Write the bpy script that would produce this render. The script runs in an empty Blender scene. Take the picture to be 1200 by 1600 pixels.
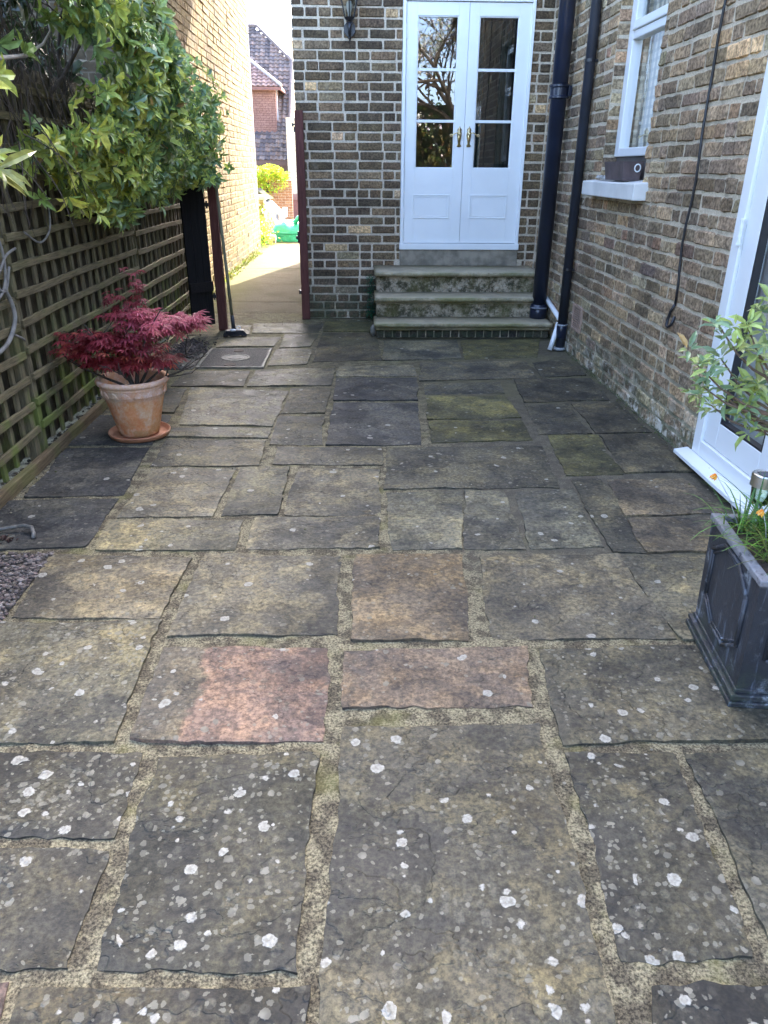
import bpy, math, random
from mathutils import Vector, Matrix, noise
random.seed(7)
R = random.random
def U(a, b): return a + (b - a) * R()
sc = bpy.context.scene
COL = sc.collection

# ---------------- camera, sky, sun, exposure ----------------
cam = bpy.data.cameras.new('camera'); camo = bpy.data.objects.new('camera', cam); COL.objects.link(camo)
sc.camera = camo
camo.location = (0, 0, 1.35); camo.rotation_euler = (1.13232, -0.00627, -0.03145)
cam.sensor_fit = 'VERTICAL'; cam.sensor_height = 36; cam.lens = 36 * 1151 / 1600
cam.clip_start = .02; cam.clip_end = 500
SUN_EL, SUN_AZ = math.radians(38), math.radians(15.5)      # azimuth from +Y towards +X
w = bpy.data.worlds.new('World'); sc.world = w; w.use_nodes = True
nt = w.node_tree; nt.nodes.clear()
sky = nt.nodes.new('ShaderNodeTexSky'); sky.sky_type = 'NISHITA'; sky.sun_disc = False
sky.sun_elevation = SUN_EL; sky.sun_rotation = SUN_AZ; sky.dust_density = 3.0; sky.air_density = .6; sky.ozone_density = .8
bg = nt.nodes.new('ShaderNodeBackground'); bg.inputs[1].default_value = 0.15
wo = nt.nodes.new('ShaderNodeOutputWorld')
nt.links.new(sky.outputs[0], bg.inputs[0]); nt.links.new(bg.outputs[0], wo.inputs[0])
sl = bpy.data.lights.new('sun', 'SUN'); slo = bpy.data.objects.new('sun', sl); COL.objects.link(slo)
sl.energy = 2.0; sl.angle = math.radians(.5); sl.color = (1, .93, .82)
sd = Vector((math.sin(SUN_AZ) * math.cos(SUN_EL), math.cos(SUN_AZ) * math.cos(SUN_EL), math.sin(SUN_EL)))
slo.rotation_euler = sd.to_track_quat('Z', 'Y').to_euler(); slo.location = sd * 40
sc.view_settings.view_transform = 'Standard'; sc.view_settings.look = 'None'
sc.view_settings.exposure = 4.05; sc.view_settings.gamma = 1
sc.cycles.max_bounces = 8; sc.cycles.transparent_max_bounces = 16

# ---------------- mesh helper ----------------
ORG = {}
class MB:
    def __init__(s): s.v = []; s.f = []; s.c = []; s.cur = (.5, .5, .5, 0); s.T = None
    def add(s, vs, fs, col=None):
        b = len(s.v)
        if s.T: vs = [s.T @ Vector(p) for p in vs]
        s.v += [tuple(p) for p in vs]; s.f += [tuple(i + b for i in f) for f in fs]
        c = col if col is not None else s.cur
        s.c += [c] * len(fs)
    def box(s, x0, y0, z0, x1, y1, z1, col=None):
        x0, x1 = min(x0, x1), max(x0, x1); y0, y1 = min(y0, y1), max(y0, y1); z0, z1 = min(z0, z1), max(z0, z1)
        s.add([(x0, y0, z0), (x1, y0, z0), (x1, y1, z0), (x0, y1, z0), (x0, y0, z1), (x1, y0, z1), (x1, y1, z1), (x0, y1, z1)],
              [(0, 3, 2, 1), (4, 5, 6, 7), (0, 1, 5, 4), (1, 2, 6, 5), (2, 3, 7, 6), (3, 0, 4, 7)], col)
    def quad(s, *p, col=None): s.add(p, [tuple(range(len(p)))], col)
    def tube(s, pts, rad, n=10, cap=True, col=None):
        pts = [Vector(p) for p in pts]
        if not hasattr(rad, '__len__'): rad = [rad] * len(pts)
        vs = []; fs = []; up = None
        for i, p in enumerate(pts):
            d = (pts[min(i + 1, len(pts) - 1)] - pts[max(i - 1, 0)]).normalized()
            if up is None: up = Vector((0, 0, 1)) if abs(d.z) < .9 else Vector((1, 0, 0))
            a = d.cross(up)
            a = a.normalized() if a.length > 1e-5 else d.orthogonal().normalized()
            b = d.cross(a).normalized(); up = -b if b.dot(up) < 0 else b
            a = d.cross(up).normalized(); b = d.cross(a)
            for k in range(n):
                t = 2 * math.pi * k / n
                vs.append(p + (a * math.cos(t) + b * math.sin(t)) * rad[i])
        for i in range(len(pts) - 1):
            for k in range(n):
                fs.append((i * n + k, i * n + (k + 1) % n, (i + 1) * n + (k + 1) % n, (i + 1) * n + k))
        if cap: fs.append(tuple(range(n - 1, -1, -1))); fs.append(tuple((len(pts) - 1) * n + k for k in range(n)))
        s.add(vs, fs, col)
    def lathe(s, c, prof, n=32, col=None, closed=True):
        vs = []; fs = []
        for r, z in prof:
            for k in range(n):
                t = 2 * math.pi * k / n; vs.append((c[0] + r * math.cos(t), c[1] + r * math.sin(t), c[2] + z))
        for i in range(len(prof) - 1):
            for k in range(n): fs.append((i * n + k, i * n + (k + 1) % n, (i + 1) * n + (k + 1) % n, (i + 1) * n + k))
        if closed:
            fs.append(tuple(range(n - 1, -1, -1))); fs.append(tuple((len(prof) - 1) * n + k for k in range(n)))
        s.add(vs, fs, col)
    def grid(s, nx, ny, fn, col=None):
        vs = [fn(i / nx, j / ny) for j in range(ny + 1) for i in range(nx + 1)]
        fs = [(j * (nx + 1) + i, j * (nx + 1) + i + 1, (j + 1) * (nx + 1) + i + 1, (j + 1) * (nx + 1) + i) for j in range(ny) for i in range(nx)]
        s.add(vs, fs, col)
    def sphere(s, c, r, n=12, m=8, col=None, sq=(1, 1, 1)):
        vs = [(c[0], c[1], c[2] - r * sq[2])]; fs = []
        for j in range(1, m):
            p = math.pi * j / m - math.pi / 2
            for k in range(n):
                t = 2 * math.pi * k / n
                vs.append((c[0] + r * sq[0] * math.cos(p) * math.cos(t), c[1] + r * sq[1] * math.cos(p) * math.sin(t), c[2] + r * sq[2] * math.sin(p)))
        vs.append((c[0], c[1], c[2] + r * sq[2]))
        for k in range(n): fs.append((0, 1 + (k + 1) % n, 1 + k))
        for j in range(m - 2):
            for k in range(n): fs.append((1 + j * n + k, 1 + j * n + (k + 1) % n, 1 + (j + 1) * n + (k + 1) % n, 1 + (j + 1) * n + k))
        t = len(vs) - 1; b = 1 + (m - 2) * n
        for k in range(n): fs.append((b + k, b + (k + 1) % n, t))
        s.add(vs, fs, col)
    def prism(s, poly, axis, a, b, col=None):
        # poly: 2-D outline; axis 'x','y','z' = extrusion axis
        def P(p, t): return {'x': (t, p[0], p[1]), 'y': (p[0], t, p[1]), 'z': (p[0], p[1], t)}[axis]
        n = len(poly)
        s.add([P(p, a) for p in poly] + [P(p, b) for p in poly],
              [tuple(range(n)), tuple(range(2 * n - 1, n - 1, -1))] + [(i, i + n, (i + 1) % n + n, (i + 1) % n) for i in range(n)], col)
    def build(s, name, mat, parent=None, base=None, smooth=False, bevel=0, seg=2, fix=True):
        me = bpy.data.meshes.new(name)
        o0 = Vector(ORG.get(parent, (0, 0, 0))) if parent else Vector((0, 0, 0))
        b = Vector(base) if base is not None else o0
        me.from_pydata([tuple(Vector(p) - b) for p in s.v], [], s.f)
        at = me.attributes.new('col', 'FLOAT_COLOR', 'FACE')
        flat = []
        for c in s.c: flat += list(c) if len(c) == 4 else [*c, 0]
        at.data.foreach_set('color', flat)
        if smooth: me.polygons.foreach_set('use_smooth', [True] * len(me.polygons))
        if fix:
            import bmesh
            bm = bmesh.new(); bm.from_mesh(me); bmesh.ops.recalc_face_normals(bm, faces=bm.faces); bm.to_mesh(me); bm.free()
        me.materials.append(mat)
        o = bpy.data.objects.new(name, me); COL.objects.link(o)
        o.location = b - o0; ORG[o] = tuple(b)
        if parent: o.parent = parent
        if bevel:
            md = o.modifiers.new('bevel', 'BEVEL'); md.width = bevel; md.segments = seg; md.limit_method = 'ANGLE'; md.angle_limit = math.radians(35)
        return o
def tag(o, label=None, cat=None, group=None, kind=None):
    if label: o['label'] = label
    if cat: o['category'] = cat
    if group: o['group'] = group
    if kind: o['kind'] = kind
    return o
def empty(name, loc, label, cat, group=None):
    o = bpy.data.objects.new(name, None); COL.objects.link(o); o.location = loc; o.empty_display_size = .1
    ORG[o] = tuple(loc); return tag(o, label, cat, group)
def fbm(p, s=1.0, o=3):
    return noise.fractal(Vector(p) * s, 1.0, 2.0, o)

# ---------------- material helper ----------------
class NT:
    def __init__(s, name):
        s.m = bpy.data.materials.new(name); s.m.use_nodes = True; s.t = s.m.node_tree; s.t.nodes.clear()
        s.geo = s.t.nodes.new('ShaderNodeNewGeometry'); s.P = s.geo.outputs['Position']
    def n(s, typ): return s.t.nodes.new('ShaderNode' + typ)
    def put(s, sock, v):
        if hasattr(v, 'links') or isinstance(v, bpy.types.NodeSocket): s.t.links.new(v, sock)
        else:
            if hasattr(sock.default_value, '__len__') and len(sock.default_value) == 4 and len(v) == 3: v = (*v, 1)
            sock.default_value = v
    def scaled(s, v, sc_):
        n = s.n('VectorMath'); n.operation = 'MULTIPLY'; s.put(n.inputs[0], v); n.inputs[1].default_value = sc_; return n.outputs[0]
    def addv(s, a, b):
        n = s.n('VectorMath'); n.operation = 'ADD'; s.put(n.inputs[0], a); s.put(n.inputs[1], b); return n.outputs[0]
    def noise(s, scale, detail=4, rough=.55, vec=None, dist=0, color=False):
        n = s.n('TexNoise'); n.inputs['Scale'].default_value = scale; n.inputs['Detail'].default_value = detail
        n.inputs['Roughness'].default_value = rough; n.inputs['Distortion'].default_value = dist
        s.put(n.inputs['Vector'], vec if vec is not None else s.P); return n.outputs[1 if color else 0]
    def voro(s, scale, vec=None, feat='F1', rand=1.0):
        n = s.n('TexVoronoi'); n.feature = feat; n.inputs['Scale'].default_value = scale; n.inputs['Randomness'].default_value = rand
        s.put(n.inputs['Vector'], vec if vec is not None else s.P); return n
    def ramp(s, fac, a, b, lo=0., hi=1.):
        n = s.n('MapRange'); n.interpolation_type = 'SMOOTHSTEP'; s.put(n.inputs[0], fac)
        n.inputs[1].default_value = a; n.inputs[2].default_value = b; n.inputs[3].default_value = lo; n.inputs[4].default_value = hi; return n.outputs[0]
    def mix(s, fac, a, b, mode='MIX'):
        n = s.n('Mix'); n.data_type = 'RGBA'; n.blend_type = mode
        s.put(n.inputs[0], fac); s.put(n.inputs[6], a); s.put(n.inputs[7], b); return n.outputs[2]
    def math(s, op, a, b=0., c=0.):
        n = s.n('Math'); n.operation = op; s.put(n.inputs[0], a); s.put(n.inputs[1], b); s.put(n.inputs[2], c); return n.outputs[0]
    def attr(s, name='col'):
        n = s.n('Attribute'); n.attribute_name = name; return n
    def sep(s, v):
        n = s.n('SeparateXYZ'); s.put(n.inputs[0], v); return n.outputs
    def bump(s, h, dist=.01, strength=1., normal=None):
        n = s.n('Bump'); n.inputs['Strength'].default_value = strength; n.inputs['Distance'].default_value = dist
        s.put(n.inputs['Height'], h)
        if normal is not None: s.put(n.inputs['Normal'], normal)
        return n.outputs[0]
    def fin(s, col, rough=.8, normal=None, metal=0., spec=.5, trans=0., sub=None):
        b = s.n('BsdfPrincipled'); s.put(b.inputs['Base Color'], col); s.put(b.inputs['Roughness'], rough)
        s.put(b.inputs['Metallic'], metal); s.put(b.inputs['Specular IOR Level'], spec)
        if normal is not None: s.put(b.inputs['Normal'], normal)
        out = s.n('OutputMaterial'); sh = b.outputs[0]
        if trans:
            t = s.n('BsdfTranslucent'); s.put(t.inputs[0], col)
            mx = s.n('MixShader'); mx.inputs[0].default_value = trans; s.t.links.new(sh, mx.inputs[1]); s.t.links.new(t.outputs[0], mx.inputs[2]); sh = mx.outputs[0]
        s.t.links.new(sh, out.inputs[0]); return s.m

def m_plain(name, col, rough=.6, metal=0, spec=.5, var=.12, scale=6, bump=0):
    t = NT(name); f = t.noise(scale, 5)
    c = t.mix(t.ramp(f, .3, .7), tuple(v * (1 - var) for v in col), tuple(min(1, v * (1 + var)) for v in col))
    nb = t.bump(t.noise(scale * 8, 4), .002, bump) if bump else None
    return t.fin(c, rough, nb, metal, spec)

def m_brick(name, var=.5, green=True, salts=False, lift=1.0):
    t = NT(name); a = t.attr()
    n1 = t.noise(55, 6, .65); n2 = t.noise(14, 4); n3 = t.noise(2.0, 5, .65)
    c = t.mix(t.ramp(n1, .33, .68), (.45, .44, .43), (1.45, 1.45, 1.42)); c = t.mix(1.0, a.outputs[0], c, 'MULTIPLY')
    c = t.mix(t.ramp(n2, .35, .7, 0, .55), c, t.mix(1.0, c, (.55, .52, .5), 'MULTIPLY'))
    c = t.mix(t.ramp(n3, .38, .62), t.mix(1.0, c, (.68, .68, .70), 'MULTIPLY'), t.mix(1.0, c, (1.12, 1.10, 1.05), 'MULTIPLY'))
    pv = t.voro(120); pits = t.ramp(pv.outputs[0], .12, .3)
    c = t.mix(t.ramp(t.noise(9, 3), .6, .75, 0, .5), c, (.40 * lift, .33 * lift, .23 * lift))
    z = t.sep(t.P)[2]
    low = t.math('MULTIPLY', t.ramp(z, .05, .5, 1, 0), t.ramp(n2, .35, .6))
    if green: c = t.mix(t.math('MULTIPLY', low, .45), c, (.06, .085, .045))
    if salts:
        y = t.sep(t.P)[1]
        m = t.math('MULTIPLY', t.ramp(z, .02, .30, 1, 0), t.ramp(t.noise(11, 5, .7), .46, .62))
        m = t.math('MULTIPLY', m, t.ramp(t.noise(1.3, 2), .42, .6, .25, 1))
        c = t.mix(m, c, (.60, .56, .46))
    h = t.math('ADD', n1, t.math('MULTIPLY', pits, .35)); h = t.math('ADD', h, t.math('MULTIPLY', n2, .8))
    return t.fin(c, .92, t.bump(h, .006, .8), 0, .25)

def m_mortar(name, col, dirt=(.10, .09, .07), d=.5, green=True):
    t = NT(name); n1 = t.noise(120, 5, .7); n2 = t.noise(7, 5, .65)
    c = t.mix(t.ramp(n1, .3, .7), tuple(v * .7 for v in col), tuple(min(v * 1.2, .9) for v in col))
    c = t.mix(t.ramp(n2, .45, .72, 0, d), c, dirt)
    if green:
        z = t.sep(t.P)[2]
        c = t.mix(t.math('MULTIPLY', t.ramp(z, .05, .5, 1, 0), t.ramp(n2, .3, .55, 0, .7)), c, (.09, .11, .06))
    return t.fin(c, .95, t.bump(t.math('ADD', n1, n2), .006, .9), 0, .2)

def m_bricktex(name, c1, c2, mort, vec='xz'):
    t = NT(name); p = t.sep(t.P); cmb = t.n('CombineXYZ')
    t.put(cmb.inputs[0], t.math('ADD', p[0], p[1])); t.put(cmb.inputs[1], p[2])
    b = t.n('TexBrick'); t.put(b.inputs['Vector'], cmb.outputs[0]); t.put(b.inputs['Color1'], c1); t.put(b.inputs['Color2'], c2); t.put(b.inputs['Mortar'], mort)
    b.inputs['Scale'].default_value = 1; b.inputs['Mortar Size'].default_value = .006; b.inputs['Brick Width'].default_value = .225; b.inputs['Row Height'].default_value = .0775
    c = t.mix(t.ramp(t.noise(20, 5), .3, .7), t.mix(1.0, b.outputs[0], (.6, .6, .6), 'MULTIPLY'), b.outputs[0])
    return t.fin(c, .95, t.bump(b.outputs[1], .006, -.6), 0, .2)

def m_slab():
    t = NT('yorkstone'); a = t.attr(); sd_ = t.attr('seed')
    off = t.n('CombineXYZ'); s1 = t.math('MULTIPLY', sd_.outputs['Fac'], 37.0); t.put(off.inputs[0], s1); t.put(off.inputs[1], s1); t.put(off.inputs[2], t.math('MULTIPLY', sd_.outputs['Fac'], 11.0))
    V = t.addv(t.P, off.outputs[0])
    base = a.outputs[0]; lich = a.outputs['Alpha']
    # riven layers: terraces with crisp edges, each layer a little different in colour
    warp = t.noise(3.2, 5, .6, V)
    l1 = t.ramp(warp, .50, .515); l2n = t.noise(2.1, 6, .62, t.scaled(V, (1, 1.6, 1))); l2 = t.ramp(l2n, .545, .556)
    crk = t.math('MAXIMUM', t.ramp(t.math('ABSOLUTE', t.math('SUBTRACT', warp, .505)), .0015, .006, 1, 0), t.ramp(t.math('ABSOLUTE', t.math('SUBTRACT', l2n, .548)), .0012, .005, 1, 0))
    crk = t.math('MULTIPLY', crk, t.ramp(t.noise(2.7, 3, .5, t.addv(V, (7, 7, 7))), .50, .60))
    big = t.noise(1.6, 4, .6, V, .5); mid = t.noise(9, 6, .7, V); fine = t.noise(70, 6, .75, V); grain = t.noise(260, 3, .7, V)
    c = t.mix(t.ramp(big, .35, .68), t.mix(1.0, base, (.70, .70, .69), 'MULTIPLY'), t.mix(1.0, base, (1.35, 1.31, 1.24), 'MULTIPLY'))
    c = t.mix(t.math('MULTIPLY', l1, .40), c, t.mix(1.0, c, (.66, .65, .64), 'MULTIPLY'))
    c = t.mix(t.math('MULTIPLY', l2, .35), c, t.mix(1.0, c, (1.5, 1.42, 1.2), 'MULTIPLY'))
    c = t.mix(t.ramp(mid, .42, .62, 0, .85), c, t.mix(1.0, c, (1.8, 1.72, 1.5), 'MULTIPLY'))
    c = t.mix(t.ramp(t.noise(5, 5, .7, t.addv(V, (3, 8, 1)), .4), .50, .58, 0, .7), c, t.mix(1.0, c, (.48, .48, .49), 'MULTIPLY'))
    c = t.mix(t.ramp(t.noise(14, 5, .7, t.addv(V, (5.3, 1.1, 2))), .5, .72, 0, .75), c, t.mix(1.0, c, (.42, .42, .44), 'MULTIPLY'))
    # faint grey lichen mottling
    mv = t.voro(38, t.addv(V, (1.2, 7, 0))); mot = t.math('MULTIPLY', t.ramp(mv.outputs[0], .34, .46, 1, 0), t.ramp(t.sep(mv.outputs[1])[0], .55, .6))
    mot = t.math('MULTIPLY', mot, t.ramp(t.noise(4, 3, .5, V), .4, .65, .1, .7))
    c = t.mix(t.math('MULTIPLY', mot, t.math('ADD', .25, lich)), c, (.12, .11, .08))
    c = t.mix(t.ramp(fine, .32, .70), t.mix(1.0, c, (.38, .38, .38), 'MULTIPLY'), t.mix(1.0, c, (1.5, 1.48, 1.42), 'MULTIPLY'))
    c = t.mix(t.ramp(grain, .56, .72, 0, .5), c, t.mix(1.0, c, (.35, .35, .35), 'MULTIPLY'))
    c = t.mix(t.math('MULTIPLY', crk, .3), c, (.018, .017, .014))
    # algae spots (dark) and white crustose lichen
    def spots(scale, rmin, rmax, thr_lo, thr_hi, shift, dens):
        wv = t.addv(V, t.scaled(t.noise(42, 3, .6, V, 0, True), (.020, .020, .020)))
        wv = t.addv(wv, shift); v = t.voro(scale, t.scaled(wv, (1, 1, 0))); cs = t.sep(v.outputs[1])
        rad = t.math('MULTIPLY_ADD', t.math('POWER', cs[1], 1.5), rmax - rmin, rmin)
        pres = t.math('LESS_THAN', cs[0], dens)
        d = t.math('SUBTRACT', v.outputs[0], rad)
        return t.math('MULTIPLY', t.ramp(t.math('ADD', d, t.math('MULTIPLY', t.math('SUBTRACT', t.noise(190, 2, .6), .5), .10)), -.03, .02, 1, 0), pres), d
    dk, _ = spots(34, .08, .30, 0, 0, (2.1, .4, 0), t.math('MULTIPLY', lich, .45))
    c = t.mix(t.math('MULTIPLY', dk, t.ramp(t.noise(3, 2, .5, V), .45, .6, 0, .75)), c, t.mix(1.0, c, (.32, .31, .32), 'MULTIPLY'))
    clump = t.ramp(t.noise(3.3, 3, .6, t.addv(V, (9, 2, 1))), .32, .54, .22, 1)
    dn = t.math('MULTIPLY', t.math('MULTIPLY', t.math('POWER', lich, 1.2), 1.45), clump)
    w1, d1 = spots(19, .10, .32, 0, 0, (0, 0, 0), dn)
    w2, d2 = spots(33, .10, .36, 0, 0, (4.1, 3.3, 0), t.math('MULTIPLY', dn, .9))
    ring = t.math('MULTIPLY', t.ramp(t.noise(110, 3, .7), .3, .55, .70, 1), t.ramp(d1, -.16, -.06, .80, 1))
    lw = t.mix(t.ramp(t.noise(140, 3), .35, .65), (.23, .215, .17), (.33, .31, .255))
    lw2 = t.mix(t.ramp(t.noise(25, 2, .5, V), .4, .7), (.12, .11, .08), (.22, .20, .15))
    c = t.mix(t.math('MULTIPLY', w2, .75), c, lw2)
    w3, _3 = spots(62, .12, .42, 0, 0, (1.7, 6.1, 0), t.math('MULTIPLY', dn, .8)); c = t.mix(t.math('MULTIPLY', w3, .6), c, (.18, .165, .12))
    c = t.mix(t.math('MULTIPLY', w1, ring), c, lw)
    # green algae toward the shaded house walls
    py_ = t.sep(t.P)
    gz = t.math('MULTIPLY', t.ramp(py_[1], 5.2, 7.3, 0, .5), t.ramp(t.noise(2.5, 4, .6), .38, .62))
    c = t.mix(gz, c, (.062, .064, .026))
    h = t.math('ADD', t.math('MULTIPLY', l1, .55), t.math('MULTIPLY', l2, .5))
    h = t.math('ADD', h, t.math('MULTIPLY', mid, .7)); h = t.math('ADD', h, t.math('MULTIPLY', fine, .35)); h = t.math('ADD', h, t.math('MULTIPLY', w1, .12))
    h = t.math('ADD', h, t.math('MULTIPLY', grain, .08))
    rg = t.ramp(mid, .3, .7, .62, .88)
    return t.fin(c, rg, t.bump(h, .006, .9), 0, .4)

def m_joint():
    t = NT('joint_mortar'); n1 = t.noise(150, 5, .75); n2 = t.noise(16, 6, .7); n3 = t.noise(1.8, 3)
    c = t.mix(t.ramp(n1, .36, .62), (.07, .061, .038), (.37, .315, .19))
    c = t.mix(t.ramp(n2, .44, .56, 0, .9), c, t.mix(t.ramp(n1, .4, .6), (.035, .029, .020), (.14, .115, .075)))
    c = t.mix(t.ramp(t.noise(5, 4), .55, .7, 0, .45), c, (.15, .14, .04))
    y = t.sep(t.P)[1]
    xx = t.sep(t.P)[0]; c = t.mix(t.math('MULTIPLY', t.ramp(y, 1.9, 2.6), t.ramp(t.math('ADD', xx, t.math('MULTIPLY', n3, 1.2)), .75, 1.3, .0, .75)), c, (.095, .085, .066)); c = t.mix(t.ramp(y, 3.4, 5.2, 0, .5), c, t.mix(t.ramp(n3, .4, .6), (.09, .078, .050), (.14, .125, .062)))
    return t.fin(c, .95, t.bump(t.math('ADD', n1, n2), .008, 1), 0, .15)

def m_wood(name, ca, cb, axis='z', green=0., rough=.85):
    t = NT(name); st = {'z': (22, 22, 1.5), 'y': (22, 1.5, 22), 'x': (1.5, 22, 22)}[axis]
    g = t.noise(5, 6, .7, t.scaled(t.P, st)); b = t.noise(3, 4)
    c = t.mix(t.ramp(g, .3, .7), ca, cb); c = t.mix(t.ramp(b, .35, .7, 0, .5), c, t.mix(1., c, (.6, .58, .52), 'MULTIPLY'))
    if green:
        z = t.sep(t.P)[2]
        gm = t.math('MULTIPLY', t.ramp(z, .15, .75, 1, .12), t.ramp(t.noise(4.5, 3), .44, .62, 0, green))
        c = t.mix(gm, c, (.13, .16, .035))
    return t.fin(c, rough, t.bump(g, .004, .8), 0, .25)

def m_leaf(name, rough=.35, trans=.25, spec=.5, var=.35):
    t = NT(name); a = t.attr(); n = t.noise(40, 3)
    c = t.mix(t.ramp(n, .3, .7), t.mix(1., a.outputs[0], (1 - var,) * 3, 'MULTIPLY'), t.mix(1., a.outputs[0], (1 + var,) * 3, 'MULTIPLY'))
    return t.fin(c, rough, None, 0, spec, trans)

def m_glass(name, tint=(.9, .95, .95), ior=1.55, boost=1.0):
    t = NT(name); f = t.n('Fresnel'); f.inputs[0].default_value = ior
    g = t.n('BsdfGlossy'); g.inputs['Roughness'].default_value = .0; g.inputs[0].default_value = (1, 1, 1, 1)
    nb = t.bump(t.noise(1.7, 1), .004, .25); t.put(g.inputs['Normal'], nb)
    tr = t.n('BsdfTransparent'); tr.inputs[0].default_value = (*tint, 1)
    mx = t.n('MixShader'); t.t.links.new(t.math('MULTIPLY', f.outputs[0], boost), mx.inputs[0]); t.t.links.new(tr.outputs[0], mx.inputs[1]); t.t.links.new(g.outputs[0], mx.inputs[2])
    o = t.n('OutputMaterial'); t.t.links.new(mx.outputs[0], o.inputs[0]); return t.m

M_white = m_plain('white_paint', (.70, .72, .70), .38, var=.03, scale=3, bump=.15)
M_upvc = m_plain('white_plastic', (.70, .72, .71), .28, var=.015, scale=2)
M_black = m_plain('black_metal', (.012, .013, .016), .35, var=.3, scale=12, bump=.3)
M_pipe = m_plain('pipe_black', (.009, .014, .030), .32, var=.25, scale=5, bump=.12, spec=.6)
M_pipe2 = m_plain('pipe_grey', (.022, .026, .036), .45, var=.25, scale=5, bump=.12)
M_gasket = m_plain('dark_gasket', (.015, .015, .017), .5)
M_brass = m_plain('brass', (.62, .50, .26), .28, metal=1, var=.3, scale=60)
M_steel = m_plain('brushed_steel', (.55, .55, .54), .3, metal=1, var=.1, scale=40)
M_brown = m_wood('brown_stained_wood', (.085, .03, .024), (.14, .055, .045), 'z')
M_dark = m_plain('dark_interior', (.03, .03, .032), .9)
M_glass = m_glass('door_glass', (.80, .86, .85), 2.0)
M_glass2 = m_glass('window_glass', (.92, .95, .95), 1.35, .40)

# =====================================================================
#  HOUSE (rear wall, side wall, roof) with real bricks set in mortar
# =====================================================================
def pick(pal):
    t = R() * sum(p[0] for p in pal)
    for wgt, c in pal:
        t -= wgt
        if t <= 0: break
    k = U(.78, 1.22); return (c[0] * k * U(.95, 1.05), c[1] * k, c[2] * k * U(.93, 1.07), 0)
def bricks(mb, org, u, n, L, z0, z1, holes, pal, hi=True, rough=1.0, start=0.0):
    org = Vector(org); u = Vector(u); n = Vector(n); Z = Vector((0, 0, 1)); H = .0775; row = 0; zz = z0
    while zz < z1:
        x = start - (U(0, .03) + (.1125 if row % 2 else 0)); pat = row % 2
        wob = U(-.002, .002)
        while x < L:
            if pat: wdt = .225 if R() < .80 else .1125
            else: wdt = .1125 if R() < .55 else .225
            a, b = x + .006 + U(-.002, .002), x + wdt - .006 + U(-.002, .002); x += wdt
            a = max(a, 0.0); b = min(b, L)
            segs = [(a, b)]
            zm = zz + .035
            for (h0, h1, g0, g1) in holes:
                if g0 < zm + .02 and zm - .02 < g1:
                    ns = []
                    for (p, q) in segs:
                        if q <= h0 or p >= h1: ns.append((p, q))
                        else:
                            if p < h0: ns.append((p, h0))
                            if q > h1: ns.append((h1, q))
                    segs = ns
            for (p, q) in segs:
                if q - p < .02: continue
                c = pick(pal); hgt = .0655 + U(-.003, .003); zb = zz + wob + .006 + 0.002 * math.sin(x * 3 + row)
                d0 = (U(.004, .009) if rough < .9 else U(.003, .009)) - (.005 * (rough - 1) if R() < .15 else 0); tl = U(-.003, .003) * rough; sd1 = U(0, 99)
                r = .007 if hi else .005
                if hi:
                    us = [0, r, (q - p) * .35, (q - p) * .65, q - p - r, q - p] if q - p > .06 else [0, r, q - p - r, q - p]
                    vs_ = [0, r, hgt * .5, hgt - r, hgt]
                else: us = [0, r, q - p - r, q - p]; vs_ = [0, r, hgt - r, hgt]
                V = []; nu = len(us); nv = len(vs_)
                for j, vv in enumerate(vs_):
                    for i, uu in enumerate(us):
                        eu = i in (0, nu - 1); ev = j in (0, nv - 1)
                        d = d0 + tl * (i / (nu - 1) - .5)
                        nz = noise.noise(Vector((uu * 22 + sd1, vv * 22, sd1))) * .0045 * rough
                        d += nz
                        if eu or ev: d -= .011
                        ju = nz * 1.2; jv = noise.noise(Vector((uu * 25, vv * 25 + sd1, 3))) * .004 * rough
                        if eu and ev: # rounded corners
                            ju += .004 * (1 if i == 0 else -1); jv += .004 * (1 if j == 0 else -1)
                        V.append(org + u * (p + uu + ju) + Z * (zb + vv + jv) + n * d)
                F = [(j * nu + i, j * nu + i + 1, (j + 1) * nu + i + 1, (j + 1) * nu + i) for j in range(nv - 1) for i in range(nu - 1)]
                if u.cross(Z).dot(n) < 0: F = [f[::-1] for f in F]
                mb.add(V, F, c)
        zz += H; row += 1
def solids(mb, x0, x1, a0, a1, z0, z1, holes, axis):
    # slab of wall, split round its openings; axis 'x': wall runs along X (a = x), thickness in y
    As = sorted({a0, a1, *[h[0] for h in holes], *[h[1] for h in holes]}); Zs = sorted({z0, z1, *[h[2] for h in holes], *[h[3] for h in holes]})
    for i in range(len(As) - 1):
        j = 0
        while j < len(Zs) - 1:
            am, zm = (As[i] + As[i + 1]) / 2, (Zs[j] + Zs[j + 1]) / 2
            if not any(h[0] < am < h[1] and h[2] < zm < h[3] for h in holes):
                k = j
                while k + 1 < len(Zs) - 1 and not any(h[0] < am < h[1] and h[2] < (Zs[k + 1] + Zs[k + 2]) / 2 < h[3] for h in holes): k += 1
                if axis == 'x': mb.box(As[i], x0, Zs[j], As[i + 1], x1, Zs[k + 1])
                else: mb.box(x0, As[i], Zs[j], x1, As[i + 1], Zs[k + 1])
                j = k + 1
            else: j += 1

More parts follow.
